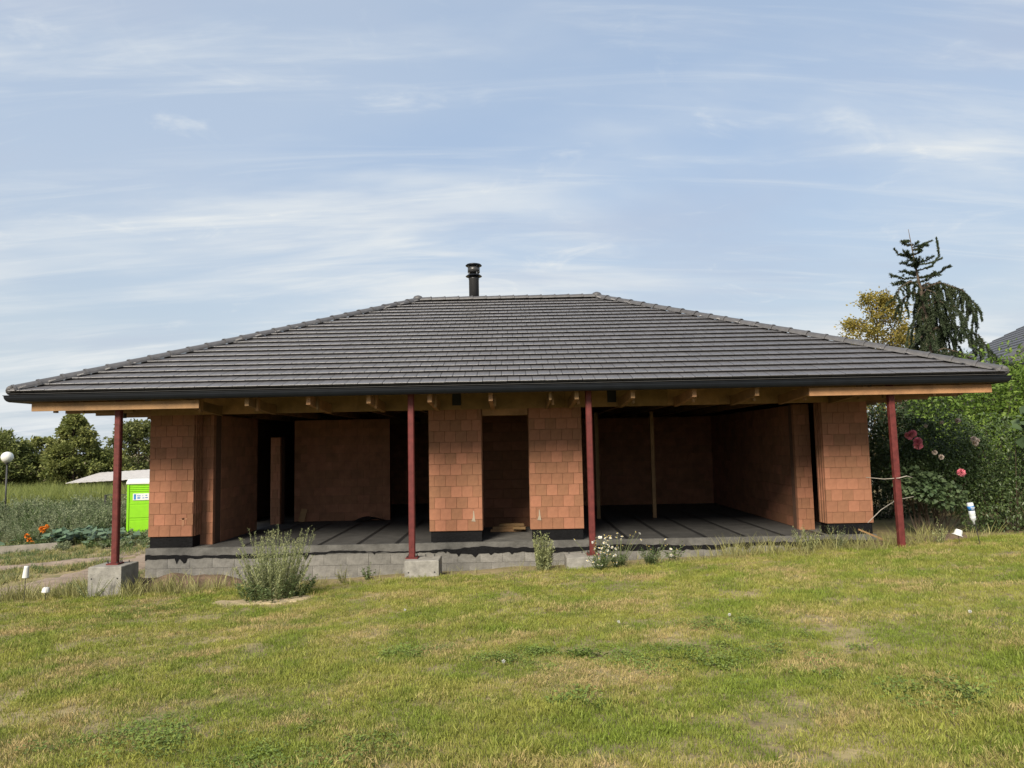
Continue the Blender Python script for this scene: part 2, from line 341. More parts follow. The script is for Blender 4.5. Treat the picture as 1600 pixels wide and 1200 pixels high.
# ------------------------------------------------------------------ the unfinished house
XL, XR, OV = -8.327, 8.032, 1.973
EY, EZ, RY, RZ = -1.93, 3.40, 5.42, 6.60
DEPTH = 2 * (RY + OV) - 2 * OV                       # depth of the walled box
house = tag(empty('brick_house', (0, 0, 0)), 'unfinished single storey clay block house with dark hipped tile roof', 'house')
BW, BH = .2475, .25
def brick_mesh(w, d=.13, h=.246, ch=.004):
    b = MB(); w2 = w / 2
    V = [(-w2,d,0),(w2,d,0),(w2,d,h),(-w2,d,h), (-w2,ch,0),(w2,ch,0),(w2,ch,h),(-w2,ch,h), (-w2+ch,0,ch),(w2-ch,0,ch),(w2-ch,0,h-ch),(-w2+ch,0,h-ch)]
    b.add(V, [(0,3,2,1),(0,1,5,4),(1,2,6,5),(2,3,7,6),(3,0,4,7),(4,5,9,8),(5,6,10,9),(6,7,11,10),(7,4,8,11),(8,9,10,11)])
    me = b.mesh('brick'); me.materials.append(M['brick']); return me
BM = {}
def bm(w):
    w = round(w, 3)
    if w not in BM: BM[w] = brick_mesh(w)
    return BM[w]
def ribbed_mesh(depth, h=.246):
    """a block seen on its tongue and groove end: upright ribs; built facing +x"""
    b = MB(); n = 7; prof = [(-.10, 0)]
    for i in range(n):
        a = depth * i / n; c = depth * (i + 1) / n; q = (c - a) * .3
        r = .0 if i % 2 else -.022
        prof += [(r, a + .002), (r, c - .002)]
    prof += [(-.10, depth)]
    b.prism(prof, 0, h, 'z'); me = b.mesh('brick'); me.materials.append(M['brick']); return me
def front_bricks(parent, x0, x1, yf, z0, rows, shift=0):
    for r in range(rows):
        x = x0 - (BW / 2 if (r + shift) % 2 else 0)
        while x < x1 - .02:
            a, c = max(x, x0), min(x + BW, x1)
            if c - a > .03:
                o = put('brick', bm(c - a - .0035), None, parent, ((a + c) / 2, yf + random.uniform(-.002, .004), z0 + r * BH))
            x += BW
def wall_part(x0, x1, y0, y1, z0, z1, matl='joint', name='wall'):
    return MB().box(x0, x1, y0, y1, z0, z1).obj(name, M[matl], house)
Z0, ROWS = .25, 11; ZT = Z0 + ROWS * BH
RIB = ribbed_mesh(.43)
for i, (x0, x1) in enumerate(((XL, -7.316), (-1.981, -.7825), (.3066, 1.505), (6.988, XR))):
    w = wall_part(x0 + .01, x1 - .01, .02, .44, Z0, ZT)
    front_bricks(w, x0, x1, 0, Z0, ROWS, i)
    sides = {0: (1,), 1: (1,), 2: (-1,), 3: (-1,)}[i]
    for s_ in sides:
        for r in range(ROWS):
            if s_ > 0: put('brick', RIB, None, w, (x1 + .012, .015, Z0 + r * BH))
            else: put('brick', RIB, None, w, (x0 - .012, .445, Z0 + r * BH), (0, 0, math.pi))
    # black coated first course below the blocks
    MB().box(x0 + .03, x1 - .02, .035, .42, .003, Z0 - .003).obj('coated_course', M['bitumen'], house)
# narrow stub walls behind the outer reveals, inner pier, recess partition
def brick_panel(name, x0, x1, y0, y1, z0, rows, bw=BW, bh=BH, shift=0, pname='brick', many=False):
    w = MB().box(x0 + .008, x1 - .008, y0 + .02, y1, z0, z0 + rows * bh).obj(name, M['joint'], house)
    if many:
        b = MB()
        for r in range(rows):
            x = x0 - (bw / 2 if (r + shift) % 2 else 0)
            while x < x1:
                a, c = max(x, x0), min(x + bw, x1)
                if c - a > .03: b.box(a + .002, c - .002, y0 + random.uniform(0, .005), y0 + .06, z0 + r * bh, z0 + (r+1) * bh - .004)
                x += bw
        tag(b.obj('brickwork', M['brick'], w), kind='stuff')
    else:
        for r in range(rows):
            x = x0 - (bw / 2 if (r + shift) % 2 else 0)
            while x < x1 - .02:
                a, c = max(x, x0), min(x + bw, x1)
                if c - a > .03: put(pname, bm(c - a - .004), None, w, ((a + c)/2, y0 + random.uniform(-.002, .004), z0 + r * bh), None, (1, 1, bh / BH))
                x += bw
    return w
brick_panel('jamb', -7.40, -7.06, .452, .9, 0, 12, .17)
brick_panel('jamb', 6.72, 7.10, .95, 1.3, 0, 12, .19, shift=1)
brick_panel('pier', -7.08, -6.80, 4.42, 4.85, 0, 10, .14)
brick_panel('partition', -1.35, .9, 2.75, 2.87, 0, 12, .50, shift=1, pname='partition_block')
# inner faces: back wall of both rooms, side walls, outer walls
brick_panel('back_wall', -6.6, -3.75, 5.1, 5.35, 0, 12, .375, many=True)
brick_panel('back_wall', 1.3, 6.85, 8.6, 8.85, 0, 12, .375, many=True, shift=1)
def side_brickwork(xf, y0, y1, face, rows=12, z0=0, gaps=()):
    """a wall running back, its blocks facing +x (face 1) or -x (face -1)"""
    b = MB(); t = .24
    for (a0, a1) in gaps or ((y0, y1),):
        core = MB().box(min(xf - face*.02, xf - face*t), max(xf - face*.02, xf - face*t), a0, a1, z0, z0 + rows * BH).obj('wall', M['joint'], house)
        b = MB()
        for r in range(rows):
            y = a0 - (.1875 if r % 2 else 0)
            while y < a1:
                p, q = max(y, a0), min(y + .375, a1)
                if q - p > .03:
                    j = random.uniform(0, .004) * face; b.box(min(xf + j, xf - face*.06), max(xf + j, xf - face*.06), p + .002, q - .002, z0 + r*BH, z0 + (r+1)*BH - .004)
                y += .375
        tag(b.obj('brickwork', M['brick'], core), kind='stuff')
side_brickwork(-7.06, .9, 3.3, 1)
side_brickwork(6.86, 1.3, 10.0, -1)
side_brickwork(-1.72, .5, 5.1, -1)
side_brickwork(1.28, .5, 4.95, 1)
side_brickwork(XL, .45, 10.8, -1, gaps=((.45, 1.4), (4.7, DEPTH)))
wall_part(XL + .03, XL + .22, 1.41, 4.69, 2.6, ZT, 'brick')
side_brickwork(XR, .45, DEPTH, 1)
brick_panel('rear_wall', XL, XR, DEPTH - .05, DEPTH + .3, 0, 12, .375, many=True)
# tall narrow timber frame round the recess opening
fr = MB(); fr.box(-.76, .285, .06, .40, 2.84, 2.99)
fr.obj('lintel', M['wood'], house)
# marks on the blocks
MB().prism([(-7.62, .62), (-7.45, .625), (-7.45, .66), (-7.51, .655), (-7.515, .52), (-7.53, .47), (-7.57, .48), (-7.56, .65), (-7.62, .655)], -.006, .006, 'y').obj('chipped_mark', mat('raw_clay', (.33, .165, .095), .9), house)
for x in (-.985, .50):
    MB().prism([(x-.05, .46), (x+.045, .45), (x+.03, .52), (x+.012, .68), (x-.005, .70), (x-.012, .55)], -.0065, .003, 'y').obj('mortar_smear', M['chalk'], house)
# slab, coating with drips, foundation blocks
sl = MB().box(XL - .02, XR + .02, -.06, DEPTH + .25, -.2, 0).obj('floor_slab', M['slab'], house)
def coat(x0, x1):
    b = MB(); xs = []; x = x0; V = []; y = -.066
    while x <= x1: xs.append(x); x += random.choice((.03, .05, .08))
    lo = []
    drip = 0
    for x in xs:
        e = -.205 - .05 * vn(x * 1.3, 4.2) - .03 * vn(x * 9, 8.2)
        e += .05 if vn(x * .6, 3.) > .72 else 0
        if random.random() < .09: e -= random.uniform(.02, .12)
        lo.append(float(e))
    for x, e in zip(xs, lo): V += [(x, y, -.19 + .09 * float(vn(x*1.3, 1.)) + .03 * float(vn(x*11, 6.))), (x, y, e)]
    b.add(V, [(2*i, 2*i+1, 2*i+3, 2*i+2) for i in range(len(xs)-1)])
    b.obj('bitumen_coat', M['bitumen'], house)
coat(XL - .02, XR + .02)
fb = MB().box(XL + .0, XR - .0, -.03, .3, -1.3, -.2).obj('foundation', M['slab'], house)
blk = {}
def block(w):
    w = round(w, 3)
    if w not in blk:
        b = MB(); c = .003; h = .246; d = .1; w2 = w/2
        V = [(-w2,d,0),(w2,d,0),(w2,d,h),(-w2,d,h),(-w2,c,0),(w2,c,0),(w2,c,h),(-w2,c,h),(-w2+c,0,c),(w2-c,0,c),(w2-c,0,h-c),(-w2+c,0,h-c)]
        b.add(V, [(0,3,2,1),(0,1,5,4),(1,2,6,5),(2,3,7,6),(3,0,4,7),(4,5,9,8),(5,6,10,9),(6,7,11,10),(7,4,8,11),(8,9,10,11)])
        me = b.mesh('concrete_block'); me.materials.append(M['block']); blk[w] = me
    return blk[w]
for r in range(4):
    x = XL - .02 - (.25 if r % 2 else 0)
    while x < XR:
        a, c = max(x, XL - .02), min(x + .5, XR + .02)
        if c - a > .06: put('concrete_block', block(c - a - .003), None, fb, ((a + c)/2, -.055 + random.uniform(-.004, .004), -.448 - .25 * r))
        x += .5
# membrane strips on the floor, dark welded laps between them
def floor_strips(x0, x1, y0, y1, n):
    w = (x1 - x0) / n
    for i in range(n):
        a = x0 + i * w
        MB().box(a + .05, a + w - .05, y0, y1, .001, .009).obj('membrane_sheet', M['sheet'], sl)
        MB().box(a + w - .049, a + w + .049, y0, y1, .001, .006).obj('membrane_seam', M['seam'], sl)
floor_strips(-7.05, -1.85, -.03, 5.08, 6); floor_strips(1.6, 6.85, -.03, 8.5, 6)
# steel posts on concrete footings
PX = [(-8.218, -8.24, .0), (-2.161, -1.93, .0), (1.520, 1.30, 0.), (7.827, 7.83, -.05)]
for i, (x, fx, lean) in enumerate(PX):
    p = MB(); h = .062; k = .016; y0 = -1.5; zt = 3.36
    prof = [(-h, -h+k), (-h+k, -h), (h-k, -h), (h, -h+k), (h, -.006), (h-.005, 0), (h, .006), (h, h-k), (h-k, h), (-h+k, h), (-h, h-k), (-h, .006), (-h+.005, 0), (-h, -.006)]
    V = [(x + a, y0 + b_, -.07 if i < 3 else -.5) for a, b_ in prof] + [(x + lean + a, y0 + b_, zt) for a, b_ in prof]; n = len(prof)
    p.add(V, [tuple(range(n))[::-1], tuple(range(n, 2*n))] + [(j, (j+1) % n, n+(j+1) % n, n+j) for j in range(n)])
    post = p.obj('steel_post', M['steel'], house)
    if i < 3:
        MB().box(x-.12, x+.12, y0-.12, y0+.12, -.098, -.071).obj('base_plate', M['steel'], post)
        for sx in (-.09, .09):
            for sy in (-.09, .09): MB().tube([(x+sx, y0+sy, -.07), (x+sx, y0+sy, -.035)], .012, 6).obj('bolt', M['dark'], post)
        w = .34 if i else .33; b = MB(); zb = g1(fx, y0) - .5; e = .012
        yb0, yb1 = y0 - .33, y0 + .33
        V = [(fx-w,yb0,zb),(fx+w,yb0,zb),(fx+w,yb1,zb),(fx-w,yb1,zb),(fx-w,yb0,-.1-e),(fx+w,yb0,-.1-e),(fx+w,yb1,-.1-e),(fx-w,yb1,-.1-e),(fx-w+e,yb0+e,-.1),(fx+w-e,yb0+e,-.1),(fx+w-e,yb1-e,-.1),(fx-w+e,yb1-e,-.1)]
        b.add(V, [(0,1,5,4),(1,2,6,5),(2,3,7,6),(3,0,4,7),(4,5,9,8),(5,6,10,9),(6,7,11,10),(7,4,8,11),(8,9,10,11)])
        ft = b.obj('concrete_footing', M['conc'], house)
        for sx in (-.26, .26): MB().tube([(fx+sx, yb0-.002, -.33), (fx+sx, yb0+.02, -.33)], .016, 8).obj('tie_hole', M['vent'], ft)
        for sx in (-.25, .02, .2): MB().tube([(fx+sx, y0+.2, -.1), (fx+sx, y0+.2, -.05)], .01, 6).obj('anchor_bolt', M['dark'], ft)

# roof timbers
tim = MB().box(XL + .02, XR - .02, .03, .4, ZT + .003, ZT + .10).obj('wall_plate', M['wood'], house)
xs = np.arange(XL + .02, XR, 1.18)
for i, x in enumerate(xs):
    x1 = min(x + 1.178, XR - .02)
    if i in (5, 8): MB().box(x1 - .2, x1 - .0, -.03, -.022, ZT + .08, ZT + .6).obj('gap_shade', M['vent'], house)  # black sheet standing in for the shade of an open gap
    MB().box(x, x1, -.012 + random.uniform(-.006, .006), .025, ZT - .015, ZT + 1.16).obj('closing_board', M['board'], house)  # top carried up out of view to shut light out of the attic
for y in np.arange(.1, DEPTH, 1.18):
    for xx in (XL, XR):
        MB().box(xx - .02, xx + .02, y, min(y + 1.181, DEPTH + .1), ZT + .003, ZT + 1.15).obj('closing_board', M['board'], house)
MB().box(XL, XR, DEPTH + .1, DEPTH + .14, ZT + .003, ZT + 1.15).obj('closing_board', M['board'], house)  # unseen rear board, added to keep light out of the attic
CH = .19
def chord(x, y0, y1, w=.075):
    t = MB().prism([(y0, ZT + .065), (y1, ZT - .045), (y1, ZT + .16), (y0, ZT + .065 + CH)], x - w/2, x + w/2, 'x').obj('truss_chord', M['wood'], house)
    return t
SLP = (RZ - EZ) / (RY - EY)
for i, x in enumerate((-6.72, -5.49, -4.23, -3.0, -1.75, -.5, .72, 1.26, 2.41, 3.67, 4.95, 6.05, 7.2)):
    y0 = -1.72 if -6 < x < 6 else -1.66
    c = chord(x, y0, -.016, .05 if x == .72 else .085)
    # upright and the sloping rafter tail above the chord
    MB().box(x + .05, x + .10, y0 + .38, y0 + .50, ZT - .02, EZ + (y0 + .4 - EY) * SLP - .1).obj('upright', M['wood'], c)
    ya, yb = -1.72, .35
    za, zb = EZ + (ya - EY) * SLP - .06, EZ + (yb - EY) * SLP - .06
    MB().prism([(ya, za - .16), (yb, zb - .16), (yb, zb), (ya, za)], x - .035, x + .035, 'x').obj('rafter_tail', M['wood'], c)
for x in np.arange(-7.2, 7, 1.22): MB().box(x - .03, x + .03, .5, 10.3, ZT + .04, ZT + .2).obj('ceiling_joist', M['wood'], house)
# boards along the corner eaves and the side chords stepping back
MB().box(-9.86, -6.45, -1.765, -1.723, ZT + .035, ZT + .20).obj('eave_board', M['wood'], house)
MB().box(6.0, 9.72, -1.765, -1.723, ZT + .035, ZT + .20).obj('eave_board', M['wood'], house)
for k, y in enumerate(np.arange(-.72, 10, 1.16)):
    a = random.uniform(-.04, .04)
    MB().box(-9.86 + a, XL - .025, y, y + .085, ZT + .03, ZT + .2).obj('truss_chord', M['wood'], house)
    MB().box(XR + .025, 9.72 - a, y, y + .085, ZT + .03, ZT + .2).obj('truss_chord', M['wood'], house)
for sx, cx in ((-1, XL), (1, XR)):
    Mx = Matrix.Translation((cx - sx * .1, .1, 0)) @ Matrix.Rotation(math.pi/4 * sx if sx < 0 else -math.pi/4, 4, 'Z')
    hx = MB(); hx.box(-.05, .05, -2.45, -.15, ZT + .23, ZT + .36, Matrix.Translation((cx, 0, 0)) @ Matrix.Rotation(R(45) * sx, 4, 'Z')).obj('hip_rafter', M['wood'], house)
    for d in (.55, 1.1):
        MB().box(cx + sx * d - .035, cx + sx * d + .035, -1.72, -.9 + .2 * d, ZT + .205, ZT + .34).obj('jack_rafter', M['wood'], house)
        MB().box(cx + sx * d - .03, cx + sx * d + .03, -1.70, -1.62, ZT + .0, ZT + .2).obj('upright', M['wood'], house)
MB().box(-8.72, -8.63, -.55, -.45, ZT - .08, ZT + .03).obj('joist_shoe', M['dark'], house)

# roof: deck, tiles, caps, gutters
roof = empty('roof'); roof.parent = house
TH = math.atan(SLP); GA = math.hypot(RY - EY, RZ - EZ) / 21.0
def tile_prof(): return [(.042, .002), (0., .054), (.008, .063), (GA * 1.05, .012), (GA * 1.05, -.012)]
def tile_mesh(w):
    b = MB(); b.prism(tile_prof(), -w/2, w/2, 'x'); me = b.mesh('roof_tile'); me.materials.append(M['tile']); return me
TM = tile_mesh(.2525 - .011)
def slope(Mx, half, topcut, singles):
    """Mx maps (along eave, up the slope, off the slope); half eave length; each row shortens by cos(th)"""
    b = MB(); cr = math.cos(TH)
    for r in range(21):
        v0 = r * GA; v1 = min(v0 + GA * 1.05, 21 * GA)
        lim0, lim1 = half - v0 * cr, half - v1 * cr
        if lim0 < .05: break
        x = -half - (.126 if r % 2 else 0)
        x = math.floor(x / .2525) * .2525 - (.126 if r % 2 else 0)
        while x < lim0:
            a, c = x + .0055, x + .247
            la, lc = max(a, -lim0), min(c, lim0); ta, tc = max(a, -lim1), min(c, lim1)
            x += .2525
            if lc - la < .02: continue
            ta = min(ta, lc); tc = max(tc, la)
            full = abs(la - a) < 1e-6 and abs(lc - c) < 1e-6 and abs(ta - a) < 1e-6 and abs(tc - c) < 1e-6
            j = random.uniform(-.0025, .0025)
            if singles and r < 4 and full:
                put('roof_tile', TM, None, roof).matrix_local = Mx @ Matrix.Translation(((a + c)/2, v0 + j, random.uniform(-.001, .003)))
            else:
                P = tile_prof(); V = []
                for (p, q) in P: t = p / (GA * 1.05); V.append(Mx @ Vector((la + (ta - la) * t, v0 + p + j, q)))
                for (p, q) in P: t = p / (GA * 1.05); V.append(Mx @ Vector((lc + (tc - lc) * t, v0 + p + j, q)))
                n = 5; b.add(V, [tuple(range(n))[::-1], tuple(range(n, 2*n))] + [(i, (i+1) % n, n+(i+1) % n, n+i) for i in range(n)])
    tag(b.obj('roof_tiling', M['tile'], roof), kind='stuff')
    d = MB(); T = 21 * GA; d.add([Mx @ Vector(p) for p in ((-half, 0, -.02), (half, 0, -.02), (half - T*cr, T, -.02), (-half + T*cr, T, -.02))], [(0, 1, 2, 3)])
    d.obj('roof_deck', M['under'], roof)
CX = (XL + XR) / 2; HX = (XR - XL) / 2 + (-EY); CY = RY; HY = RY - EY
def slope_matrix(cx, cy, ang):
    return Matrix.Translation((cx, cy, EZ)) @ Matrix.Rotation(ang, 4, 'Z') @ Matrix.Rotation(TH, 4, 'X')
F_M = slope_matrix(CX, EY, 0); slope(F_M, HX, 0, True)
slope(slope_matrix(CX, 2*RY - EY, math.pi), HX, 0, False)
slope(slope_matrix(CX - HX, RY, -math.pi/2), HY, 0, False)
slope(slope_matrix(CX + HX, RY, math.pi/2), HY, 0, False)
# vent slots near the ridge and beside the hips
VM = MB().box(-.10, .10, -.006, .03, .03, .062).mesh('vent_slot'); VM.materials.append(M['vent'])
for i in range(20):
    put('vent_slot', VM, None, roof).matrix_local = F_M @ Matrix.Translation((-2.75 + i * .29, 18.0 * GA - .012, -.014))
for r in range(9, 18):
    e = HX - r * GA * math.cos(TH) - 1.05
    for s_ in (-1, 1): put('vent_slot', VM, None, roof).matrix_local = F_M @ Matrix.Translation((s_ * e, r * GA - .012, -.014))
# ridge and hip caps
def cap_mesh(L):
    n = 9; V = []; Fs = []
    ring = [(0, .165), (.045, .165), (.05, .150), (L + .03, .135)]
    for (t, r) in ring:
        for k in range(n): a = math.pi * k / (n - 1); V.append((math.cos(a) * r, t, math.sin(a) * r * .80 - .055))
    for i in range(len(ring) - 1):
        for k in range(n - 1): Fs.append((i*n+k, i*n+k+1, (i+1)*n+k+1, (i+1)*n+k))
    m0 = len(V)
    for (t, r) in (ring[0], ring[-1]):
        for k in range(n): a = math.pi * k / (n - 1); V.append((math.cos(a) * (r - .018), t, math.sin(a) * (r - .018) * .80 - .055))
    for k in range(n - 1):
        Fs.append((k, m0 + k, m0 + k + 1, k + 1)); Fs.append((m0 + k, m0 + n + k, m0 + n + k + 1, m0 + k + 1))
    b = MB(); b.add(V, Fs); me = b.mesh('ridge_cap'); me.materials.append(M['cap']); return me
def caps(a, b, L, skip=.0):
    a, b = Vector(a), Vector(b); d = (b - a).normalized(); n = int((b - a).length / L); Ls = (b - a).length / n
    me = cap_mesh(Ls); side = d.cross(Vector((0, 0, 1))).normalized(); up = side.cross(d)
    Mr = Matrix((side, d, up)).transposed().to_4x4()
    for i in range(n):
        mm = Mr.copy(); mm.translation = a + d * Ls * i + up * random.uniform(-.003, .004); put('ridge_cap', me, None, roof).matrix_local = mm
rl, rr = CX - HX + HY, CX + HX - HY
T = .085
for (ex, ey) in ((CX - HX + .06, EY + .06), (CX + HX - .06, EY + .06), (CX - HX, 2*RY - EY), (CX + HX, 2*RY - EY)):
    caps((ex, ey, EZ + T + .02), (rl if ex < CX else rr, RY, RZ + T), .44)
caps((rr, RY, RZ + T), (rl, RY, RZ + T), .40)
for ex in (CX - HX + .06, CX + HX - .06):
    s_ = -1 if ex < CX else 1
    MB().lathe([(.001, -.10), (.07, -.085), (.105, -.03), (.112, .0), (.105, .03)], 14, Matrix.Translation((ex, EY + .06, EZ + .062)) @ Matrix.Rotation(R(45) * -s_, 4, 'Z') @ Matrix.Rotation(R(-68), 4, 'X') @ Matrix.Rotation(R(180), 4, 'X')).obj('hip_end_cap', M['cap'], roof, True)
for ex in (rl, rr): MB().lathe([(.16, -.05), (.155, .03), (.12, .085), (.05, .115), (.001, .12)], 14, Matrix.Translation((ex, RY, RZ + T))).obj('ridge_junction', M['cap'], roof, True)
# gutters: half round troughs on four sides with a rolled lip
def gutter(a, b):
    a, b = Vector(a), Vector(b); d = (b - a).normalized(); out = d.cross(Vector((0, 0, 1))).normalized(); r = .085; n = 10; V = []
    prof = [(r + .012, .012), (r + .012, 0.)] + [(r * math.cos(t), -r * 1.5 * math.sin(t)) for t in np.linspace(0, math.pi, n)] + [(-r, .02), (-r + .006, .02)] + [((r - .006) * -math.cos(t), -(r - .006) * 1.45 * math.sin(t)) for t in np.linspace(0, math.pi, n)] + [(r - .002, .012)]
    ln = len(prof)
    for p, e in ((a, -1), (b, 1)):
        for (q, z) in prof: V.append(p + out * (q - r) + d * (q) * e * 1. + Vector((0, 0, z)))
    g = MB(); g.add(V, [(i, (i+1) % ln, ln+(i+1) % ln, ln+i) for i in range(ln)]); return g.obj('gutter', M['gutter'], house, False)
gx0, gx1, gy0, gy1 = XL - OV, XR + OV, -OV, 2*RY + OV
ZG = 3.345
gutter((gx0 + .09, gy0, ZG), (gx1 - .09, gy0, ZG)); gutter((gx1, gy0 + .09, ZG), (gx1, gy1 - .09, ZG)); gutter((gx1 - .09, gy1, ZG), (gx0 + .09, gy1, ZG)); gutter((gx0, gy1 - .09, ZG), (gx0, gy0 + .09, ZG))
MB().box(gx0 + .2, gx1 - .2, -1.79, -1.77, ZT + .26, EZ + .02).obj('fascia', M['under'], house)
for x_ in (gx0 + .2, gx1 - .22): MB().box(x_, x_ + .02, -1.76, gy1 - .2, ZT + .26, EZ + .02).obj('fascia', M['under'], house)
# flue
fl = MB(); cxy = Matrix.Translation((-1.20, 5.95, 0)); fl.lathe([(.158, 5.6), (.158, 7.14), (.168, 7.15), (.168, 7.185), (.158, 7.19), (.158, 7.26)], 28, cxy)
flue = fl.obj('flue_pipe', M['flue'], house, True); flue.location.z = .25
MB().lathe([(.165, 7.255), (.255, 7.235), (.26, 7.242), (.19, 7.30), (.165, 7.30)], 28, cxy).obj('flue_collar', M['gutter'], flue)
MB().lathe([(.12, 7.25), (.12, 7.62)], 20, cxy).obj('inner_pipe', M['vent'], flue, True)
MB().lathe([(.188, 7.36), (.192, 7.36), (.192, 7.54), (.188, 7.54)], 28, cxy).obj('cowl_ring', M['flue'], flue, True)
MB().lathe([(.15, 7.565), (.25, 7.575), (.262, 7.59), (.23, 7.625), (.10, 7.66), (.001, 7.668)], 28, cxy).obj('cowl_cap', M['gutter'], flue, True)
for k in range(4):
    a = k * math.pi/2 + .6; MB().box(-.006, .006, .165, .19, 7.28, 7.57, cxy @ Matrix.Rotation(a, 4, 'Z')).obj('cowl_strut', M['galv'], flue)

# ------------------------------------------------------------------ loose things in the house
for i, x in enumerate((2.33, 3.92)):
    p = tag(MB().box(-.05, .05, -.05, .05, .012, 3.02).obj('timber_prop', M['wood'], None, loc=(x, 4.2, 0)), ('timber prop in the dark right room, nearer the narrow recess', 'timber prop standing in the middle of the dark right room')[i], 'prop', 'timber props')
for i, (x0, x1, y, z, rz) in enumerate(((-.66, .10, 1.7, .012, 3), (-.5, .2, 1.82, .012, -4), (-.62, .05, 1.74, .075, 9), (-.1, .22, 1.6, .075, -14), (-.45, .18, 1.8, .137, -6))):
    b = MB().box(-(x1-x0)/2, (x1-x0)/2, -.055, .055, 0, .06).obj('timber_board', M['board'], None, loc=((x0+x1)/2, y, z)); b.rotation_euler = (0, 0, R(rz))
    tag(b, ('lowest front board of the pile in the narrow recess', 'lowest rear board of the pile in the narrow recess', 'middle board crossing the pile in the narrow recess', 'short slanting board at the right end of the recess pile', 'topmost board of the pile in the narrow recess')[i], 'board', 'boards piled in the recess')
b = MB().box(-.09, .09, -.02, .02, 0, .38).obj('board_offcut', M['board'], None, loc=(-6.35, 4.98, .01)); b.rotation_euler = (R(-14), R(10), 0); tag(b, 'pale board offcut leaning on the back wall of left room', 'board')
def rag():
    b = MB(); V = []; n = 9
    for i in range(n):
        for j in range(n):
            x, y = (i/(n-1) - .5) * .9, (j/(n-1) - .5) * .35; V.append((x, y, .02 + .14 * float(vn(i * .6 + 3, j * .8)) * max(0, 1 - (2*abs(i/(n-1)-.5))**2)))
    b.add(V, [(i*n+j, (i+1)*n+j, (i+1)*n+j+1, i*n+j+1) for i in range(n-1) for j in range(n-1)]); return b.obj('rubble_sack', M['seam'], None, True, (-4.3, 4.75, .012))
tag(rag(), 'dark crumpled sack lying by the back wall of left room', 'sack')

# ------------------------------------------------------------------ scatter for what nobody can count
def clump(name, n, rad, hmin, hmax, w, lean, matl, seed):
    r = np.random.default_rng(seed); V = []; Fc = []
    for i in range(n):
        a, q = r.random() * 6.28, rad * math.sqrt(r.random()); bx, by = q * math.cos(a), q * math.sin(a); h = hmin + (hmax - hmin) * r.random()
        t = r.random() * 6.28; sx, sy = math.cos(t) * w/2, math.sin(t) * w/2; l = lean * h * (.3 + r.random()); la = a + r.normal() * .9; lx, ly = math.cos(la) * l, math.sin(la) * l
        k = len(V); V += [(bx-sx, by-sy, -.01), (bx+sx, by+sy, -.01), (bx+lx*.35+sx*.8, by+ly*.35+sy*.8, h*.6), (bx+lx*.35-sx*.8, by+ly*.35-sy*.8, h*.6), (bx+lx, by+ly, h)]
        Fc += [(k, k+1, k+2), (k, k+2, k+3), (k+3, k+2, k+4)]
    me = np_mesh(name, np.array(V), np.array(Fc), 3); me.materials.append(matl); return me
def weed_mesh(name, h, spread, stems, leaves, L, W, matl, seed, up=.5, droop=0, foot=.25):
    r = np.random.default_rng(seed); P = []; D = []; SV = MB()
    for s_ in range(stems):
        a = r.random() * 6.28; q = spread * math.sqrt(r.random()); hh = h * (.42 + .58 * r.random() ** 1.4)
        b0 = np.array([math.cos(a) * q * foot, math.sin(a) * q * foot, 0.]); tp = np.array([math.cos(a) * q, math.sin(a) * q, hh])
        t = r.random(leaves) ** .75; pts = b0 + (tp - b0) * t[:, None]; pts[:, :2] += (r.normal(size=(leaves, 2))) * .012
        az = r.random(leaves) * 6.28; d = np.stack([np.cos(az), np.sin(az), up + .3 * r.normal(size=leaves) + t * .6 - droop], 1)
        P.append(pts); D.append(d); SV.tube([b0, (b0 + tp) / 2 + np.array([0, 0, .03]), tp], [.006, .005, .002], 3, False)
    P = np.concatenate(P); D = np.concatenate(D); n = len(P); r2 = r.random(n)
    size = (.5 + .8 * r2) * (1.15 - .6 * np.clip(P[:, 2] / h, 0, 1))
    me = leaf_mesh(name, P, D, unit(np.stack([r.normal(size=n) * .5, r.normal(size=n) * .5, np.ones(n)], 1)), L * size, W * size)
    me.materials.append(matl); return me, SV
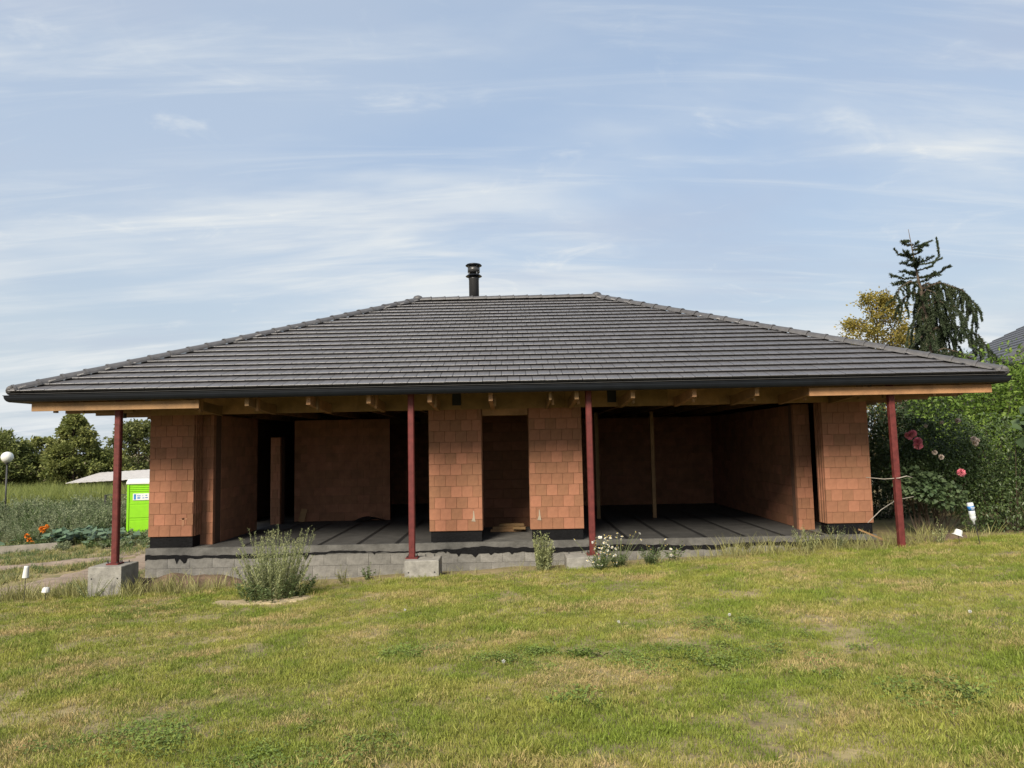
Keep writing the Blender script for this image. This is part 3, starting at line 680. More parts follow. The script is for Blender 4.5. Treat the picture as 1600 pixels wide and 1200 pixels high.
def scatter(name, P, sources, smin, smax, label, cat, tilt=.12, scl=None, kind='stuff'):
    n = len(P); me = bpy.data.meshes.new(name); me.vertices.add(n); me.vertices.foreach_set('co', np.ascontiguousarray(P, np.float32).ravel())
    a = me.attributes.new('rot', 'FLOAT_VECTOR', 'POINT'); rot = np.stack([rng.normal(size=n) * tilt, rng.normal(size=n) * tilt, rng.random(n) * 6.283], 1); a.data.foreach_set('vector', rot.astype(np.float32).ravel())
    a = me.attributes.new('scl', 'FLOAT', 'POINT'); s_ = smin + (smax - smin) * rng.random(n) if scl is None else scl; a.data.foreach_set('value', s_.astype(np.float32))
    a = me.attributes.new('idx', 'INT', 'POINT'); a.data.foreach_set('value', rng.integers(0, len(sources), n).astype(np.int32))
    o = bpy.data.objects.new(name, me); COL.objects.link(o); tag(o, label, cat, kind=kind)
    ng = bpy.data.node_groups.new(name, 'GeometryNodeTree'); ng.interface.new_socket('Geometry', in_out='INPUT', socket_type='NodeSocketGeometry'); ng.interface.new_socket('Geometry', in_out='OUTPUT', socket_type='NodeSocketGeometry')
    N = ng.nodes; L = ng.links; gi = N.new('NodeGroupInput'); go = N.new('NodeGroupOutput'); iop = N.new('GeometryNodeInstanceOnPoints')
    g2 = N.new('GeometryNodeGeometryToInstance')
    for smesh in reversed(sources):
        so = bpy.data.objects.new(name + '_source', smesh); oi = N.new('GeometryNodeObjectInfo'); oi.inputs['Object'].default_value = so; L.new(oi.outputs['Geometry'], g2.inputs[0])
    def attr(nm, ty):
        q = N.new('GeometryNodeInputNamedAttribute'); q.data_type = ty; q.inputs['Name'].default_value = nm; return q.outputs[0]
    L.new(gi.outputs[0], iop.inputs['Points']); L.new(g2.outputs[0], iop.inputs['Instance']); iop.inputs['Pick Instance'].default_value = True
    L.new(attr('idx', 'INT'), iop.inputs['Instance Index']); L.new(attr('rot', 'FLOAT_VECTOR'), iop.inputs['Rotation']); L.new(attr('scl', 'FLOAT'), iop.inputs['Scale'])
    L.new(iop.outputs[0], go.inputs[0]); md = o.modifiers.new('scatter', 'NODES'); md.node_group = ng; return o
def edge_y(x):
    e = np.interp(x, [-40, -14, -11, -9, -7.5, -5.2, -3, 0, 2, 4, 7, 8.6, 10, 12, 40], [-2.6, -2.6, -1.35, -1.5, -1.75, -2.1, -1.95, -1.95, -1.95, -1.75, -1.35, -1.2, -.4, .2, .5])
    return e + (vn(x * 1.7, 2.2) - .5) * .35
def lawn_points(dens_near, dmin, dmax, x0, x1, y0, y1):
    n = int((x1 - x0) * (y1 - y0) * dens_near); x = rng.random(n) * (x1 - x0) + x0; y = rng.random(n) * (y1 - y0) + y0
    d = np.hypot(x + .06, y + 16.2); keep = rng.random(n) < np.clip((5.2 / np.maximum(d, 1)) ** 1.15, .12, 1)
    keep &= (y < edge_y(x)) & (np.abs(x + .06) < (y + 16.2) * .95 + 2.2)
    bare = vn(x * 1.25 + 40, y * 1.7 + 7) * .6 + vn(x * 4.1, y * 4.1 + 30) * .4
    keep &= ~((bare > .69) & (rng.random(n) < .72)) & ~((np.hypot((x + 4.4) / .95, (y + 3.85) / .38) < 1))
    x, y = x[keep], y[keep]; return np.stack([x, y, gz(x, y)], 1), d[keep]
def lawn():
    src = [clump('turf_clump', 34, .080, .007, .022, .0038, 1.1, M['blade'], 100 + i) for i in range(7)]
    P, d = lawn_points(640, 4, 18, -13.5, 14, -14.2, .6)
    s_ = (.75 + .6 * rng.random(len(P))) * (.85 + .5 * vn(P[:, 0] * 1.1 + 3, P[:, 1] * 1.1)) * (1 + .025 * np.maximum(d - 5, 0))
    scatter('lawn_grass', P, src, 1, 1, 'short mown lawn with yellowed dry patches', 'grass', .3, s_)
    # clover and broadleaf mats
    cl = []
    for i in range(4):
        n = 46; r = np.random.default_rng(300 + i); p = np.stack([r.normal(size=n) * .07, r.normal(size=n) * .07, .012 + .03 * r.random(n)], 1); az = r.random(n) * 6.28
        me = leaf_mesh('clover', p, np.stack([np.cos(az), np.sin(az), .25 + 0*az], 1), np.tile([0, 0, 1.], (n, 1)), .026, .024); me.materials.append(M['clover']); cl.append(me)
    C_ = []
    for (cx, cy, sx, sy, n) in ((1.5, -9.6, .7, .3, 50), (-1.5, -11.7, .4, .3, 36), (-2.6, -10.9, .3, .2, 30), (.4, -10.6, .12, .08, 8), (-.1, -9.2, .25, .15, 16), (.6, -9.1, .1, .06, 8), (3.0, -11.0, .4, .25, 26), (-6.2, -4.3, .5, .3, 40), (2.3, -8.1, .3, .2, 20), (-1.1, -8.6, .2, .12, 14), (.15, -8.9, .05, .04, 9)):
        C_.append(np.stack([cx + rng.normal(size=n) * sx, cy + rng.normal(size=n) * sy], 1))
    C_ = np.concatenate(C_); P = np.stack([C_[:, 0], C_[:, 1], gz(C_[:, 0], C_[:, 1])], 1)
    scatter('clover', P, cl, .7, 1.25, 'low clover and broadleaf weeds matted in the lawn', 'clover', .15)
lawn()
def long_grass():
    src = [clump('long_grass_clump', 11, .10, .06, .40, .0095, .8, M['tallg'], 200 + i) for i in range(5)]
    x = np.concatenate([rng.random(950) * 22 - 11.5, rng.random(330) * 4.4 - 10.6, rng.random(170) * 4 + 4.2, rng.random(160) * 3.4 + 8.2]); n = len(x)
    y = edge_y(x) + rng.normal(size=n) * .26 + .15
    y = np.where(x > 8.4, edge_y(x) + rng.random(n) * .8 - .1, y)
    k = ~((np.abs(x + 8.24) < .4) & (y > -1.9)) & ~((np.abs(x + 1.93) < .4) & (y > -1.88)) & ~((np.abs(x - 1.3) < .4) & (y > -1.88)) & (y < -.12)
    k &= ~((x > -3.8) & (x < 1.3) & (rng.random(n) < .55))
    x, y = x[k], y[k]; s_ = (.2 + .95 * rng.random(len(x)) ** 1.6) * np.where((x < -6.0) | (x > 3.5), 1.15, .6)
    scatter('long_grass', np.stack([x, y, gz(x, y)], 1), src, 1, 1, 'long unmown grass fringe along foundation and lawn edge', 'grass', .15, s_)
    # rough ground left of the house, broken by the path
    n = 5200; x = -22 + rng.random(n) * 13.8; y = -2.2 + rng.random(n) * 16
    c = np.interp(y, [-2.4, -.2, 2.6, 6, 10, 16], [-15.5, -12.6, -11.2, -11, -11.6, -13])
    k = (np.abs(x - c) > .8 + .5 * vn(x * 2, y * 2)) & (vn(x * .9 + 5, y * .9) > .38) & (y > edge_y(x) + .1); x, y = x[k], y[k]
    scatter('rough_grass', np.stack([x, y, gz(x, y)], 1), [clump('rough_clump', 26, .16, .03, .15, .012, .8, M['tallg' if i % 2 else 'weedd'], 230 + i) for i in range(4)], .6, 1.3, 'patchy rough grass on the ground beside the dirt path', 'grass', .2)
long_grass()
def left_garden():
    ws = [weed_mesh('garden_weed', 1.0, .42, 16, 34, .085, .035, M['weedg' if i % 3 else 'weedd'], 400 + i)[0] for i in range(6)]
    n = 900; x = -26 + rng.random(n) * 13.4; y = 10.2 + rng.random(n) * 12
    k = (y > 10.6 + .25 * (x + 17) + vn(x, 3) * 1.2) & ~((x > -17.3) & (x < -12.6) & (y < 15.2) & (x > -16.9 + (y - 13) * -.2)) ; x, y = x[k], y[k]
    h = .55 + .65 * ss(11, 16, y) * (.5 + vn(x * .6, y * .6)) 
    scatter('weed_patch', np.stack([x, y, gz(x, y)], 1), ws, 1, 1, 'grey green weeds filling the vegetable plot', 'weeds', .1, h * (.8 + .4 * rng.random(len(x))))
    rs = [clump('reed_clump', 42, .28, .9, 1.55, .022, .42, M['reed'], 450 + i) for i in range(5)]
    n = 2600; x = -62 + rng.random(n) * 52; y = 23.5 + rng.random(n) * 12
    scatter('reed_bank', np.stack([x, y, gz(x, y)], 1), rs, .75, 1.15, 'bank of tall reeds behind the vegetable plot', 'reeds', .08)
    ls = [weed_mesh('low_weed', .28, .22, 9, 14, .07, .04, M['weedd' if i % 2 else 'weedg'], 470 + i)[0] for i in range(4)]
    n = 260; x = -18.5 + rng.random(n) * 6.4; y = 9.2 + rng.random(n) * 5.2; k = (y > 9.9 - (x + 12) * -.18); x, y = x[k], y[k]
    scatter('low_weeds', np.stack([x, y, gz(x, y)], 1), ls, .6, 1.3, 'low green weeds between the path and toilet', 'weeds', .15)
left_garden()

# ------------------------------------------------------------------ plants one can pick out
def weed_plant(name, x, y, h, spread, stems, leaves, L, W, matk, seed, label, cat='weed', group='weeds along the foundation', up=.5, foot=.25):
    root = tag(empty(name, (x, y, g1(x, y) - .01)), label, cat, group)
    me, sv = weed_mesh('foliage', h, spread, stems, leaves, L, W, M[matk], seed, up, 0, foot); put('foliage', me, None, root); sv.obj('stem', M['stem'], root); return root
weed_plant('weed_bush', -4.25, -3.62, 1.25, .70, 110, 110, .050, .013, 'mug', 1, 'large pale green weed bush on the lawn left of centre', up=.9, foot=.45)
weed_plant('weed_bush', -4.2, -3.68, .5, .7, 60, 50, .060, .022, 'weedd', 2, 'dark leafy weed at the foot of the large pale weed bush', up=.3, foot=.7)
weed_plant('weed', .50, -1.85, .88, .22, 34, 90, .055, .020, 'mug', 3, 'narrow upright weed in front of right centre pier', up=1.0, foot=.6)
weed_plant('weed', 6.0, -1.35, .55, .34, 18, 30, .06, .018, 'mug', 4, 'leafy weed at the right end of the floor slab', up=.7)
weed_plant('weed', 6.55, -1.42, .62, .26, 9, 24, .05, .014, 'weedg', 5, 'thin wiry weed before the right corner wall')
weed_plant('weed', 8.62, -1.5, .62, .18, 6, 26, .05, .016, 'mug', 6, 'thin weed standing right of the last steel post', up=1.)
weed_plant('weed', 3.15, -1.6, .42, .4, 10, 14, .08, .03, 'weedd', 7, 'low dark weed right of the white flowers', up=.2)
weed_plant('weed', -3.05, -1.6, .34, .28, 10, 16, .06, .028, 'weedd', 8, 'small dark weed between bush and second footing', up=.2)
weed_plant('weed', -3.5, -1.75, .4, .22, 9, 24, .04, .012, 'tallg', 9, 'dry yellow weed just right of the large bush')
weed_plant('weed', -8.35, -2.05, .5, .42, 22, 26, .03, .012, 'mug', 10, 'fine pale weed covering the face of the leftmost footing')
def flowers(root, P, r, petals, matp, matc, name='flower_heads', up=1.):
    n = len(P); ax = rdir(n, up * 1.4); Pp, Dd, Nn = [], [], []
    for i in range(n):
        a = Vector(ax[i]); s_ = a.orthogonal().normalized(); t_ = a.cross(s_)
        for k in range(petals):
            q = 6.283 * k / petals + i; Dd.append(s_ * math.cos(q) + t_ * math.sin(q) + a * .15); Nn.append(a); Pp.append(P[i])
    me = leaf_mesh(name, np.array(Pp), np.array(Dd), np.array(Nn), r, r * .5); me.materials.append(matp); tag(put(name, me, None, root), kind='stuff')
    c = MB()
    for i in range(n): c.lathe([(.001, 0), (r*.35, .004), (r*.2, .014), (.001, .016)], 6, Matrix.Translation(P[i]) @ Vector((0,0,1)).rotation_difference(Vector(ax[i])).to_matrix().to_4x4())
    tag(c.obj('flower_centres', matc, root), kind='stuff')
def daisy(x, y, tips, seed, label):
    root = tag(empty('daisy_plant', (x, y, g1(x, y))), label, 'flowers', 'white flowers by the third footing')
    me, sv = weed_mesh('foliage', .42, .26, 26, 36, .05, .012, M['weedd'], seed, .7); put('foliage', me, None, root); st = MB()
    for t in tips: st.tube([(t[0]*.15, t[1]*.15, 0), (t[0]*.6, t[1]*.6, t[2]*.6), t], [.005, .004, .003], 4, False)
    st.obj('stem', M['stem'], root); flowers(root, [Vector(t) for t in tips], .034, 9, M['wpetal'], M['yellow'])
r_ = random.Random(5)
daisy(1.56, -2.42, [(r_.gauss(.0, .13), r_.gauss(0, .09), r_.uniform(.12, .66)) for i in range(46)], 21, 'dense white daisies in front of the third steel post')
daisy(1.95, -2.1, [(r_.gauss(.1, .3), r_.gauss(0, .12), r_.uniform(.38, .68)) for i in range(24)], 22, 'loose white daisies spreading right of the third post')
daisy(2.6, -2.0, [(r_.gauss(.15, .2), r_.gauss(0, .1), r_.uniform(.15, .52)) for i in range(14)], 23, 'sparse white daisies farthest right by the slab')
for (x, y, lb) in ((4.72, -8.54, 'dandelion seed head near the right edge of the lawn'), (2.38, -7.87, 'dandelion seed head in the lawn right of the clover patch'), (1.12, -7.78, 'dandelion seed head in the lawn behind the clover patch'), (-.19, -9.45, 'dandelion seed head in the middle of the near lawn'), (-1.6, -6.2, 'dandelion seed head in the lawn between bush and second footing')):
    root = tag(empty('dandelion', (x, y, g1(x, y))), lb, 'dandelion', 'dandelion clocks in the lawn')
    MB().tube([(0, 0, 0), (.004, 0, .055)], .002, 4).obj('stem', M['stem'], root)
    d = rdir(60); me = leaf_mesh('seed_head', np.array([[.004, 0, .06]]) + d * .004, d, rdir(60), .016, .006); me.materials.append(M['wpetal']); put('seed_head', me, None, root)
# squash, orange flowers and the bed edge in the plot on the left
def squash():
    root = tag(empty('squash_plant', (-16.4, 11.3, g1(-16.4, 11.3))), 'broad leaved squash plant sprawling at the edge of the plot', 'squash plant')
    n = 150; p = np.stack([rng.normal(size=n) * .95, rng.normal(size=n) * .5, .18 + .4 * rng.random(n)], 1); p[:, 2] *= np.clip(1.15 - (p[:, 0] / 2.4) ** 2, .3, 1); az = rng.random(n) * 6.28
    D = np.stack([np.cos(az), np.sin(az), -.1 + 0*az], 1); me = leaf_mesh('leaf', p, D, unit(np.stack([rng.normal(size=n)*.3, rng.normal(size=n)*.3 - .3, np.ones(n)], 1)), .34, .34, .12); me.materials.append(M['squash']); put('foliage', me, None, root)
    s_ = MB()
    for q in p[::2]: s_.tube([(q[0]*.8, q[1]*.8, 0), tuple(q)], .008, 4, False)
    s_.obj('stem', M['stem'], root)
squash()
def orange_plant(x, y, tips, label, seed):
    root = tag(empty('orange_flower_plant', (x, y, g1(x, y))), label, 'flowers', 'orange flowers in the plot')
    me, sv = weed_mesh('foliage', .7, .3, 14, 26, .09, .035, M['weedd'], seed, .6); put('foliage', me, None, root); sv.obj('stem', M['stem'], root)
    for t in tips:
        d = rdir(46, .3); me = leaf_mesh('bloom', np.array([t]) + d * .03, d, rdir(46), .075, .06); me.materials.append(M['orange']); put('bloom', me, None, root)
orange_plant(-17.7, 10.9, [(-.08, -.2, .66), (.1, -.2, .72), (.0, -.25, .58)], 'taller plant with a cluster of orange flowers in the plot', 31)
orange_plant(-18.2, 10.7, [(.02, -.2, .38), (.12, -.22, .24), (.26, -.25, .12)], 'shorter plant with three orange flowers trailing down its side', 32)
bd = tag(empty('timber_edging', (-17.2, 8.95, g1(-17.2, 8.95))), 'weathered timber board edging the vegetable plot', 'edging')
for i, (a, b_) in enumerate((((-3.2, -1.1), (-1.0, -.3)), ((-.97, -.28), (.75, .62)))):
    L_ = math.hypot(b_[0]-a[0], b_[1]-a[1]); an = math.atan2(b_[1]-a[1], b_[0]-a[0])
    MB().box(0, L_, -.03, .03, -.05, .26, Matrix.Translation((a[0], a[1], 0)) @ Matrix.Rotation(an, 4, 'Z')).obj('board', M['grey_tim'], bd)

# ------------------------------------------------------------------ trees and shrubs
def tree(name, x, y, h, w, prof, nclump, nleaf, L, W, matk, seed, label, cat='tree', group=None, trunk=.12, lean=0., csize=.4, bare=.12):
    r = np.random.default_rng(seed); z0 = g1(x, y); root = tag(empty(name, (x, y, z0)), label, cat, group); T = MB()
    tp = [(lean * t * h + .05 * math.sin(t * 7), .05 * math.cos(t * 5), t * h * .97) for t in np.linspace(0, 1, 9)]
    T.tube([(0, 0, -.2)] + tp[1:], [trunk * (1 - .9 * i / 8) + .008 for i in range(9)], 7)
    C_ = []
    for i in range(nclump):
        t = bare + (1 - bare) * r.random() ** .85; a = r.random() * 6.28; q = w * prof(t) * (.35 + .65 * math.sqrt(r.random())) * (.8 + .4 * r.random())
        C_.append((lean * t * h + math.cos(a) * q, math.sin(a) * q, t * h, t))
    lim = MB()
    for c in C_[::2]:
        zb = max(.05, c[2] - .35 * math.hypot(c[0] - lean * c[2], c[1]) - .25); k = zb / h
        lim.tube([(lean * k * h, 0, zb), ((c[0] + lean * k * h) * .5, c[1] * .5, (zb + c[2]) * .5 + .05), c[:3]], [trunk * .35 * (1.1 - k), trunk * .2, .008], 4, False)
    T.obj('trunk', M['bark'], root, True); lim.obj('limbs', M['bark'], root, True)
    P = []; D = []
    for c in C_:
        n = max(6, int(nleaf / nclump * (.6 + .8 * r.random()))); s_ = csize * (.55 + .6 * r.random()) * (.55 + .6 * prof(c[3]))
        p = r.normal(size=(n, 3)) * np.array([s_, s_, s_ * .75]) * .55; P.append(p + np.array(c[:3])); D.append(unit(p + r.normal(size=(n, 3)) * .25 + np.array([c[0] * .2, c[1] * .2, .05])))
    P = np.concatenate(P); D = np.concatenate(D); n = len(P); sz = .6 + .7 * r.random(n)
    me = leaf_mesh('crown', P, D, unit(r.normal(size=(n, 3)) + np.array([0, -.2, .7])), L * sz, W * sz); me.materials.append(M[matk]); put('crown', me, None, root); return root
cone = lambda t: (1 - t) ** .75 * (.55 + .45 * min(1, t / .2)) + .05
dome = lambda t: math.sqrt(max(0., 1 - (2 * (t - .5)) ** 2)) * .95 + .08
bush = lambda t: math.sqrt(max(0., 1 - t ** 2.2)) + .05
G = 'trees beyond the reed bank'
tree('conical_tree', -32.9, 37, 6.2, 2.9, cone, 170, 15000, .24, .15, 'treeA', 51, 'tallest conical tree beyond the reeds, left of the first post', group=G, bare=.03)
tree('leafy_tree', -35.9, 38, 4.5, 2.1, dome, 100, 9000, .26, .14, 'treeA', 52, 'rounded olive tree next to the tall conical one', group=G, bare=.03)
tree('willow_tree', -36.8, 35.5, 4.9, 1.9, bush, 90, 9000, .26, .11, 'treeB', 53, 'light green tree behind the globe lamp', group=G, bare=.02)
tree('willow_tree', -39.2, 36, 5.4, 2.2, bush, 90, 9000, .26, .11, 'treeB', 54, 'pale green tree cut by the left edge of the picture', group=G, bare=.02)
tree('small_tree', -31.1, 38.5, 3.4, 1.7, bush, 70, 5600, .24, .14, 'treeA', 55, 'low bushy tree to the right of the conical tree', group=G, bare=.02)
tree('dark_tree', -32.2, 45, 6.0, 2.3, dome, 140, 12000, .26, .16, 'treeD', 56, 'dark rounded tree rising beside the left house corner', group=G, bare=.03)
tree('dark_tree', -37.0, 50, 3.5, 1.5, bush, 60, 4600, .26, .16, 'treeD', 57, 'low dark tree seen behind the first steel post', group=G, bare=.03)
tree('golden_tree', 14.9, 12.5, 7.95, 1.45, lambda t: .55 + .45 * math.sin(min(1, t * 1.1) * 3) if t < .9 else .35, 150, 17000, .11, .07, 'gold', 58, 'yellow leaved tree peeping over the right hip, left of the spruce', group='trees behind the house', csize=.42)
tree('golden_tree', 16.5, 13.2, 6.7, 1.15, dome, 80, 9000, .11, .07, 'gold', 59, 'lower olive yellow tree close beside the spruce trunk', group='trees behind the house', csize=.42)

def spruce():
    r = np.random.default_rng(77); x0, y0 = 13.95, 8.0; z0 = g1(x0, y0); root = tag(empty('weeping_spruce', (x0, y0, z0)), 'tall weeping spruce with ragged leader behind the right hip', 'spruce tree')
    H = 9.35 - z0; tr = MB()
    path = [(.42, 0, -.2), (.40, 0, H*.35), (.34, 0, H*.6), (.20, 0, H*.76), (.06, 0, H*.86), (-.02, 0, H*.93), (-.10, 0, H)]
    def tp(t):
        z = t * H; k = [p[2] for p in path]; return np.array([np.interp(z, k, [p[0] for p in path]), 0, z])
    tr.tube(path, [.17, .14, .10, .06, .032, .018, .007], 8); tr.obj('trunk', M['bark'], root, True)
    br = MB(); P, D, N_ = [], [], []
    def twig(pts, dens, L, fan=.8):
        pts = np.array(pts); seg = np.linalg.norm(np.diff(pts, axis=0), axis=1)
        for a, b, l in zip(pts[:-1], pts[1:], seg):
            n = max(2, int(l * dens)); t = r.random(n)[:, None]; p = a + (b - a) * t; ax = (b - a) / max(l, 1e-6)
            d = unit(r.normal(size=(n, 3))) * fan + ax; P.append(p); D.append(d)
    # ragged top: whorls of upswept bare twigs
    for t in np.linspace(.80, .955, 10):
        b0 = tp(t); m_ = 3 if t < .9 else 2
        for k in range(m_):
            a = r.random() * 6.28; l = (1.02 - t) * 3.6 * (.25 + .95 * r.random()) + .10; up = r.uniform(-.15, .35)
            c = b0 + np.array([math.cos(a) * l * .55, math.sin(a) * l * .55, up * l * .2]); e = b0 + np.array([math.cos(a) * l, math.sin(a) * l, up * l + .18 * l])
            br.tube([b0, c, e], [.014, .011, .006], 4, False); twig([b0, c, e], 230, .05, .9)
            for q in (.5, .75):
                s_ = b0 + (e - b0) * q; e2 = s_ + np.array([math.cos(a + r.choice((-.8, .8))) * l * .35, math.sin(a + r.choice((-.8, .8))) * l * .35, up * l * .2]); br.tube([s_, e2], [.008, .004], 3, False); twig([s_, e2], 230, .05, .9)
    for (pts) in ([(.06, 0, .84), (.55, -.1, .855), (.85, -.1, .895), (.80, -.1, .96)], [(.05, 0, .865), (.6, .1, .872), (1.05, .1, .89)], [(-.02, 0, .90), (-.5, 0, .905), (-.62, 0, .925)], [(.0, 0, .93), (.45, 0, .945), (.7, 0, .955)]):
        q = [np.array([p[0], p[1], p[2] * H]) for p in pts]; br.tube(q, [.018, .014, .011, .007][:len(q)], 4, False); twig(q, 260, .05, .7)
    # drooping limbs with hanging curtains
    def limb(t, a, l, rise, hang, dens=1.):
        b0 = tp(t); o = np.array([math.cos(a), math.sin(a), 0]); c = b0 + o * l * .35 + np.array([0, 0, rise]); d = b0 + o * l * .75 + np.array([0, 0, rise * .5 - l * .12]); e = b0 + o * l + np.array([0, 0, -l * .42])
        br.tube([b0, c, d, e], [.04, .03, .02, .006], 5, False); pts = [b0, c, d, e]; twig(pts, 150, .06, .9)
        for q in np.linspace(.12, 1, max(4, int(l * 9 * dens))):
            k = min(2, int(q * 3)); f = q * 3 - k; s_ = pts[k] + (pts[k+1] - pts[k]) * f; h = hang * (.5 + .7 * r.random()); side = r.normal(size=2) * .12
            w = s_ + np.array([side[0], side[1], -h * .5]); w2 = s_ + np.array([side[0] * 1.3, side[1] * 1.3, -h]); br.tube([s_, w, w2], [.008, .006, .003], 3, False); twig([s_, w, w2], 260, .06, .75)
    for t in np.linspace(.78, .10, 70):
        a_ = r.random() * 6.28; limb(t, a_, (.42 if math.cos(a_) < -.1 and t > .45 else 1.) * min(2.6, .60 + (0.80 - t) * 3.4) * (.65 + .45 * r.random()), .14, .55 + .5 * r.random())
    for (t, a, l, h_) in ((.775, .05, 1.95, .6), (.77, -.25, 1.7, .75), (.78, 3.2, .95, .4), (.74, 3.0, .8, .5), (.62, .1, 2.5, .7), (.52, .2, 2.9, .8), (.70, -.6, 1.2, 1.0), (.70, .6, 1.2, 1.0)): limb(t, a, l, .22, h_, 1.5)
    br.obj('limbs', M['bark'], root, True); P = np.concatenate(P); D = np.concatenate(D); n = len(P)
    me = leaf_mesh('crown', P, D, rdir(n), .095 * (.6 + .6 * r.random(n)), .027); me.materials.append(M['spruce']); put('crown', me, None, root)
spruce()

def shrub(name, cx, cy, blobs, n, L, W, matk, seed, label, cat='shrub', group='shrubs on the right', up=.3, stems=True, inner=.35, fold=.2):
    """leaf shells over lobes given as (dx, dy, z, rx, ry, rz)"""
    r = np.random.default_rng(seed); z0 = g1(cx, cy); root = tag(empty(name, (cx, cy, z0)), label, cat, group); vol = np.array([b[3]*b[5] + b[4]*b[5] for b in blobs]); P, D = [], []
    for b, f in zip(blobs, vol / vol.sum()):
        k = int(n * f); d = unit(r.normal(size=(k, 3))); q = np.where(r.random(k) < inner, r.random(k) ** .5 * .85, .82 + .3 * r.random(k) * (.4 + vn(d[:, 0]*3 + seed, d[:, 2]*3)))
        p = d * q[:, None] * np.array(b[3:6]) + np.array(b[:3]); P.append(p); D.append(unit(d * .8 + r.normal(size=(k, 3)) * .6 + np.array([0, 0, -.15])))
    P = np.concatenate(P); D = np.concatenate(D); k = P[:, 2] > .03; P, D = P[k], D[k]; n = len(P); sz = .55 + .75 * r.random(n)
    nn = unit(np.stack([P[:, 0] * .1 + r.normal(size=n) * .5, -.35 + r.normal(size=n) * .5, .9 + .3 * r.normal(size=n)], 1))
    me = leaf_mesh('foliage', P, D, nn, L * sz, W * sz, fold); me.materials.append(M[matk]); put('foliage', me, None, root)
    if stems:
        s_ = MB()
        for i in range(26):
            b = blobs[r.integers(len(blobs))]; e = np.array(b[:3]) + unit(r.normal(size=(1, 3)))[0] * np.array(b[3:6]) * .9; e[2] = max(e[2], .2); m0 = np.array([b[0] * .35, b[1] * .35, 0]) + r.normal(size=3) * np.array([.1, .1, 0])
            s_.tube([m0, (m0 + e) / 2 + np.array([0, 0, .15]), e], [.018, .012, .004], 4, False)
        s_.obj('stem', M['bark'], root)
    return root
shrub('tall_shrub', 13.2, 4.4, [(0, 0, 2.3, 1.3, 1.1, 2.1), (.9, .2, 3.0, .9, .9, 1.3), (-1.0, -.2, 2.6, .8, .8, 1.5), (1.7, .3, 2.2, 1.1, 1, 2.2), (2.6, 0, 2.6, 1, 1, 1.7)], 11000, .13, .07, 'bright', 61, 'bright green tall shrub right of the roof corner')
shrub('tall_shrub', 15.3, 5.2, [(0, 0, 2.2, 1.3, 1.1, 2.4), (1.3, 0, 2.4, 1.2, 1.1, 2.3)], 7000, .13, .07, 'bright', 62, 'bright green shrub below the neighbouring roof')
rs = shrub('rose_bush', 10.0, 1.1, [(-.55, 0, 2.05, .85, .75, .75), (.3, -.1, 2.1, .9, .8, .8), (.1, -.2, 1.45, .85, .6, .55), (-.75, -.2, 1.65, .55, .5, .5), (.9, -.1, 1.5, .7, .7, .8)], 15000, .065, .040, 'rose', 63, 'dark climbing rose with pink blooms beside the right post')
def rose_bloom(p, r0, mk, seed):
    r = np.random.default_rng(seed); d = unit(r.normal(size=(44, 3)) + np.array([0, -.5, .3])); me = leaf_mesh('bloom', d * r0 * .25, d + r.normal(size=(44, 3)) * .3, unit(r.normal(size=(44, 3))), r0 * .85, r0 * .95, .35, .6); me.materials.append(M[mk])
    o = put('bloom', me, None, rs); o.location = p; return o
# pink and pale blooms on the near side of the bush
for i, (x, z, r0, mk) in enumerate(((-.97, 2.33, .085, 'pink'), (-.89, 2.38, .075, 'pink'), (-.80, 2.20, .085, 'pink'), (-.80, 2.11, .09, 'pink'), (.02, 1.48, .08, 'pink'), (.03, 2.65, .055, 'pale'), (-.48, 1.94, .05, 'pale'), (-.36, 1.84, .055, 'pale'), (.42, 2.23, .06, 'pale'), (.50, 2.19, .055, 'pale'), (.45, 2.13, .06, 'pale'), (-.62, 2.55, .035, 'pale'), (-.3, 2.62, .035, 'pale'))):
    rose_bloom((x, -.95 - .25 * (1 - abs(x)), z), r0 * 1.12, mk, 900 + i)
shrub('mixed_hedge', 11.9, .95, [(-.2, 0, 1.3, 1.05, .8, 1.45), (.6, -.1, 1.0, 1.0, .8, 1.15), (1.4, 0, 1.5, 1.1, .9, 1.45), (-.9, -.1, .75, .6, .6, .85), (2.6, .1, 1.5, 1.2, .9, 1.5)], 24000, .075, .038, 'hedge', 64, 'dense dark green hedge behind the plastic bottle')
shrub('vine', 12.4, .15, [(0, 0, 2.35, .75, .28, .55), (.8, 0, 2.3, .8, .28, .6), (.3, -.05, 1.7, .7, .2, .4)], 520, .24, .23, 'vine', 65, 'large leaved climbing vine draped over top of the hedge', 'vine', stems=False, inner=.1, fold=.1)
shrub('leafy_branch', 9.45, .35, [(-.35, 0, 1.35, .3, .25, .32), (.05, 0, 1.2, .4, .3, .3), (.45, 0, 1.0, .4, .3, .28)], 1100, .10, .095, 'vine', 66, 'lighter lobed leaves hanging low beneath the rose bush', 'shrub', stems=False, inner=.2, fold=.1)
shrub('dark_shrub', 9.6, 4.2, [(0, 0, 1.3, 1.1, .8, 1.6), (-.9, .3, 1.4, .8, .7, 1.9), (1.2, 0, 1.4, 1.0, .8, 1.9), (2.4, 0, 1.5, 1.1, .9, 1.9), (.2, .3, 2.2, 1.2, .8, 1.3)], 20000, .09, .05, 'rose', 67, 'shaded shrub filling the gap behind the right wall')

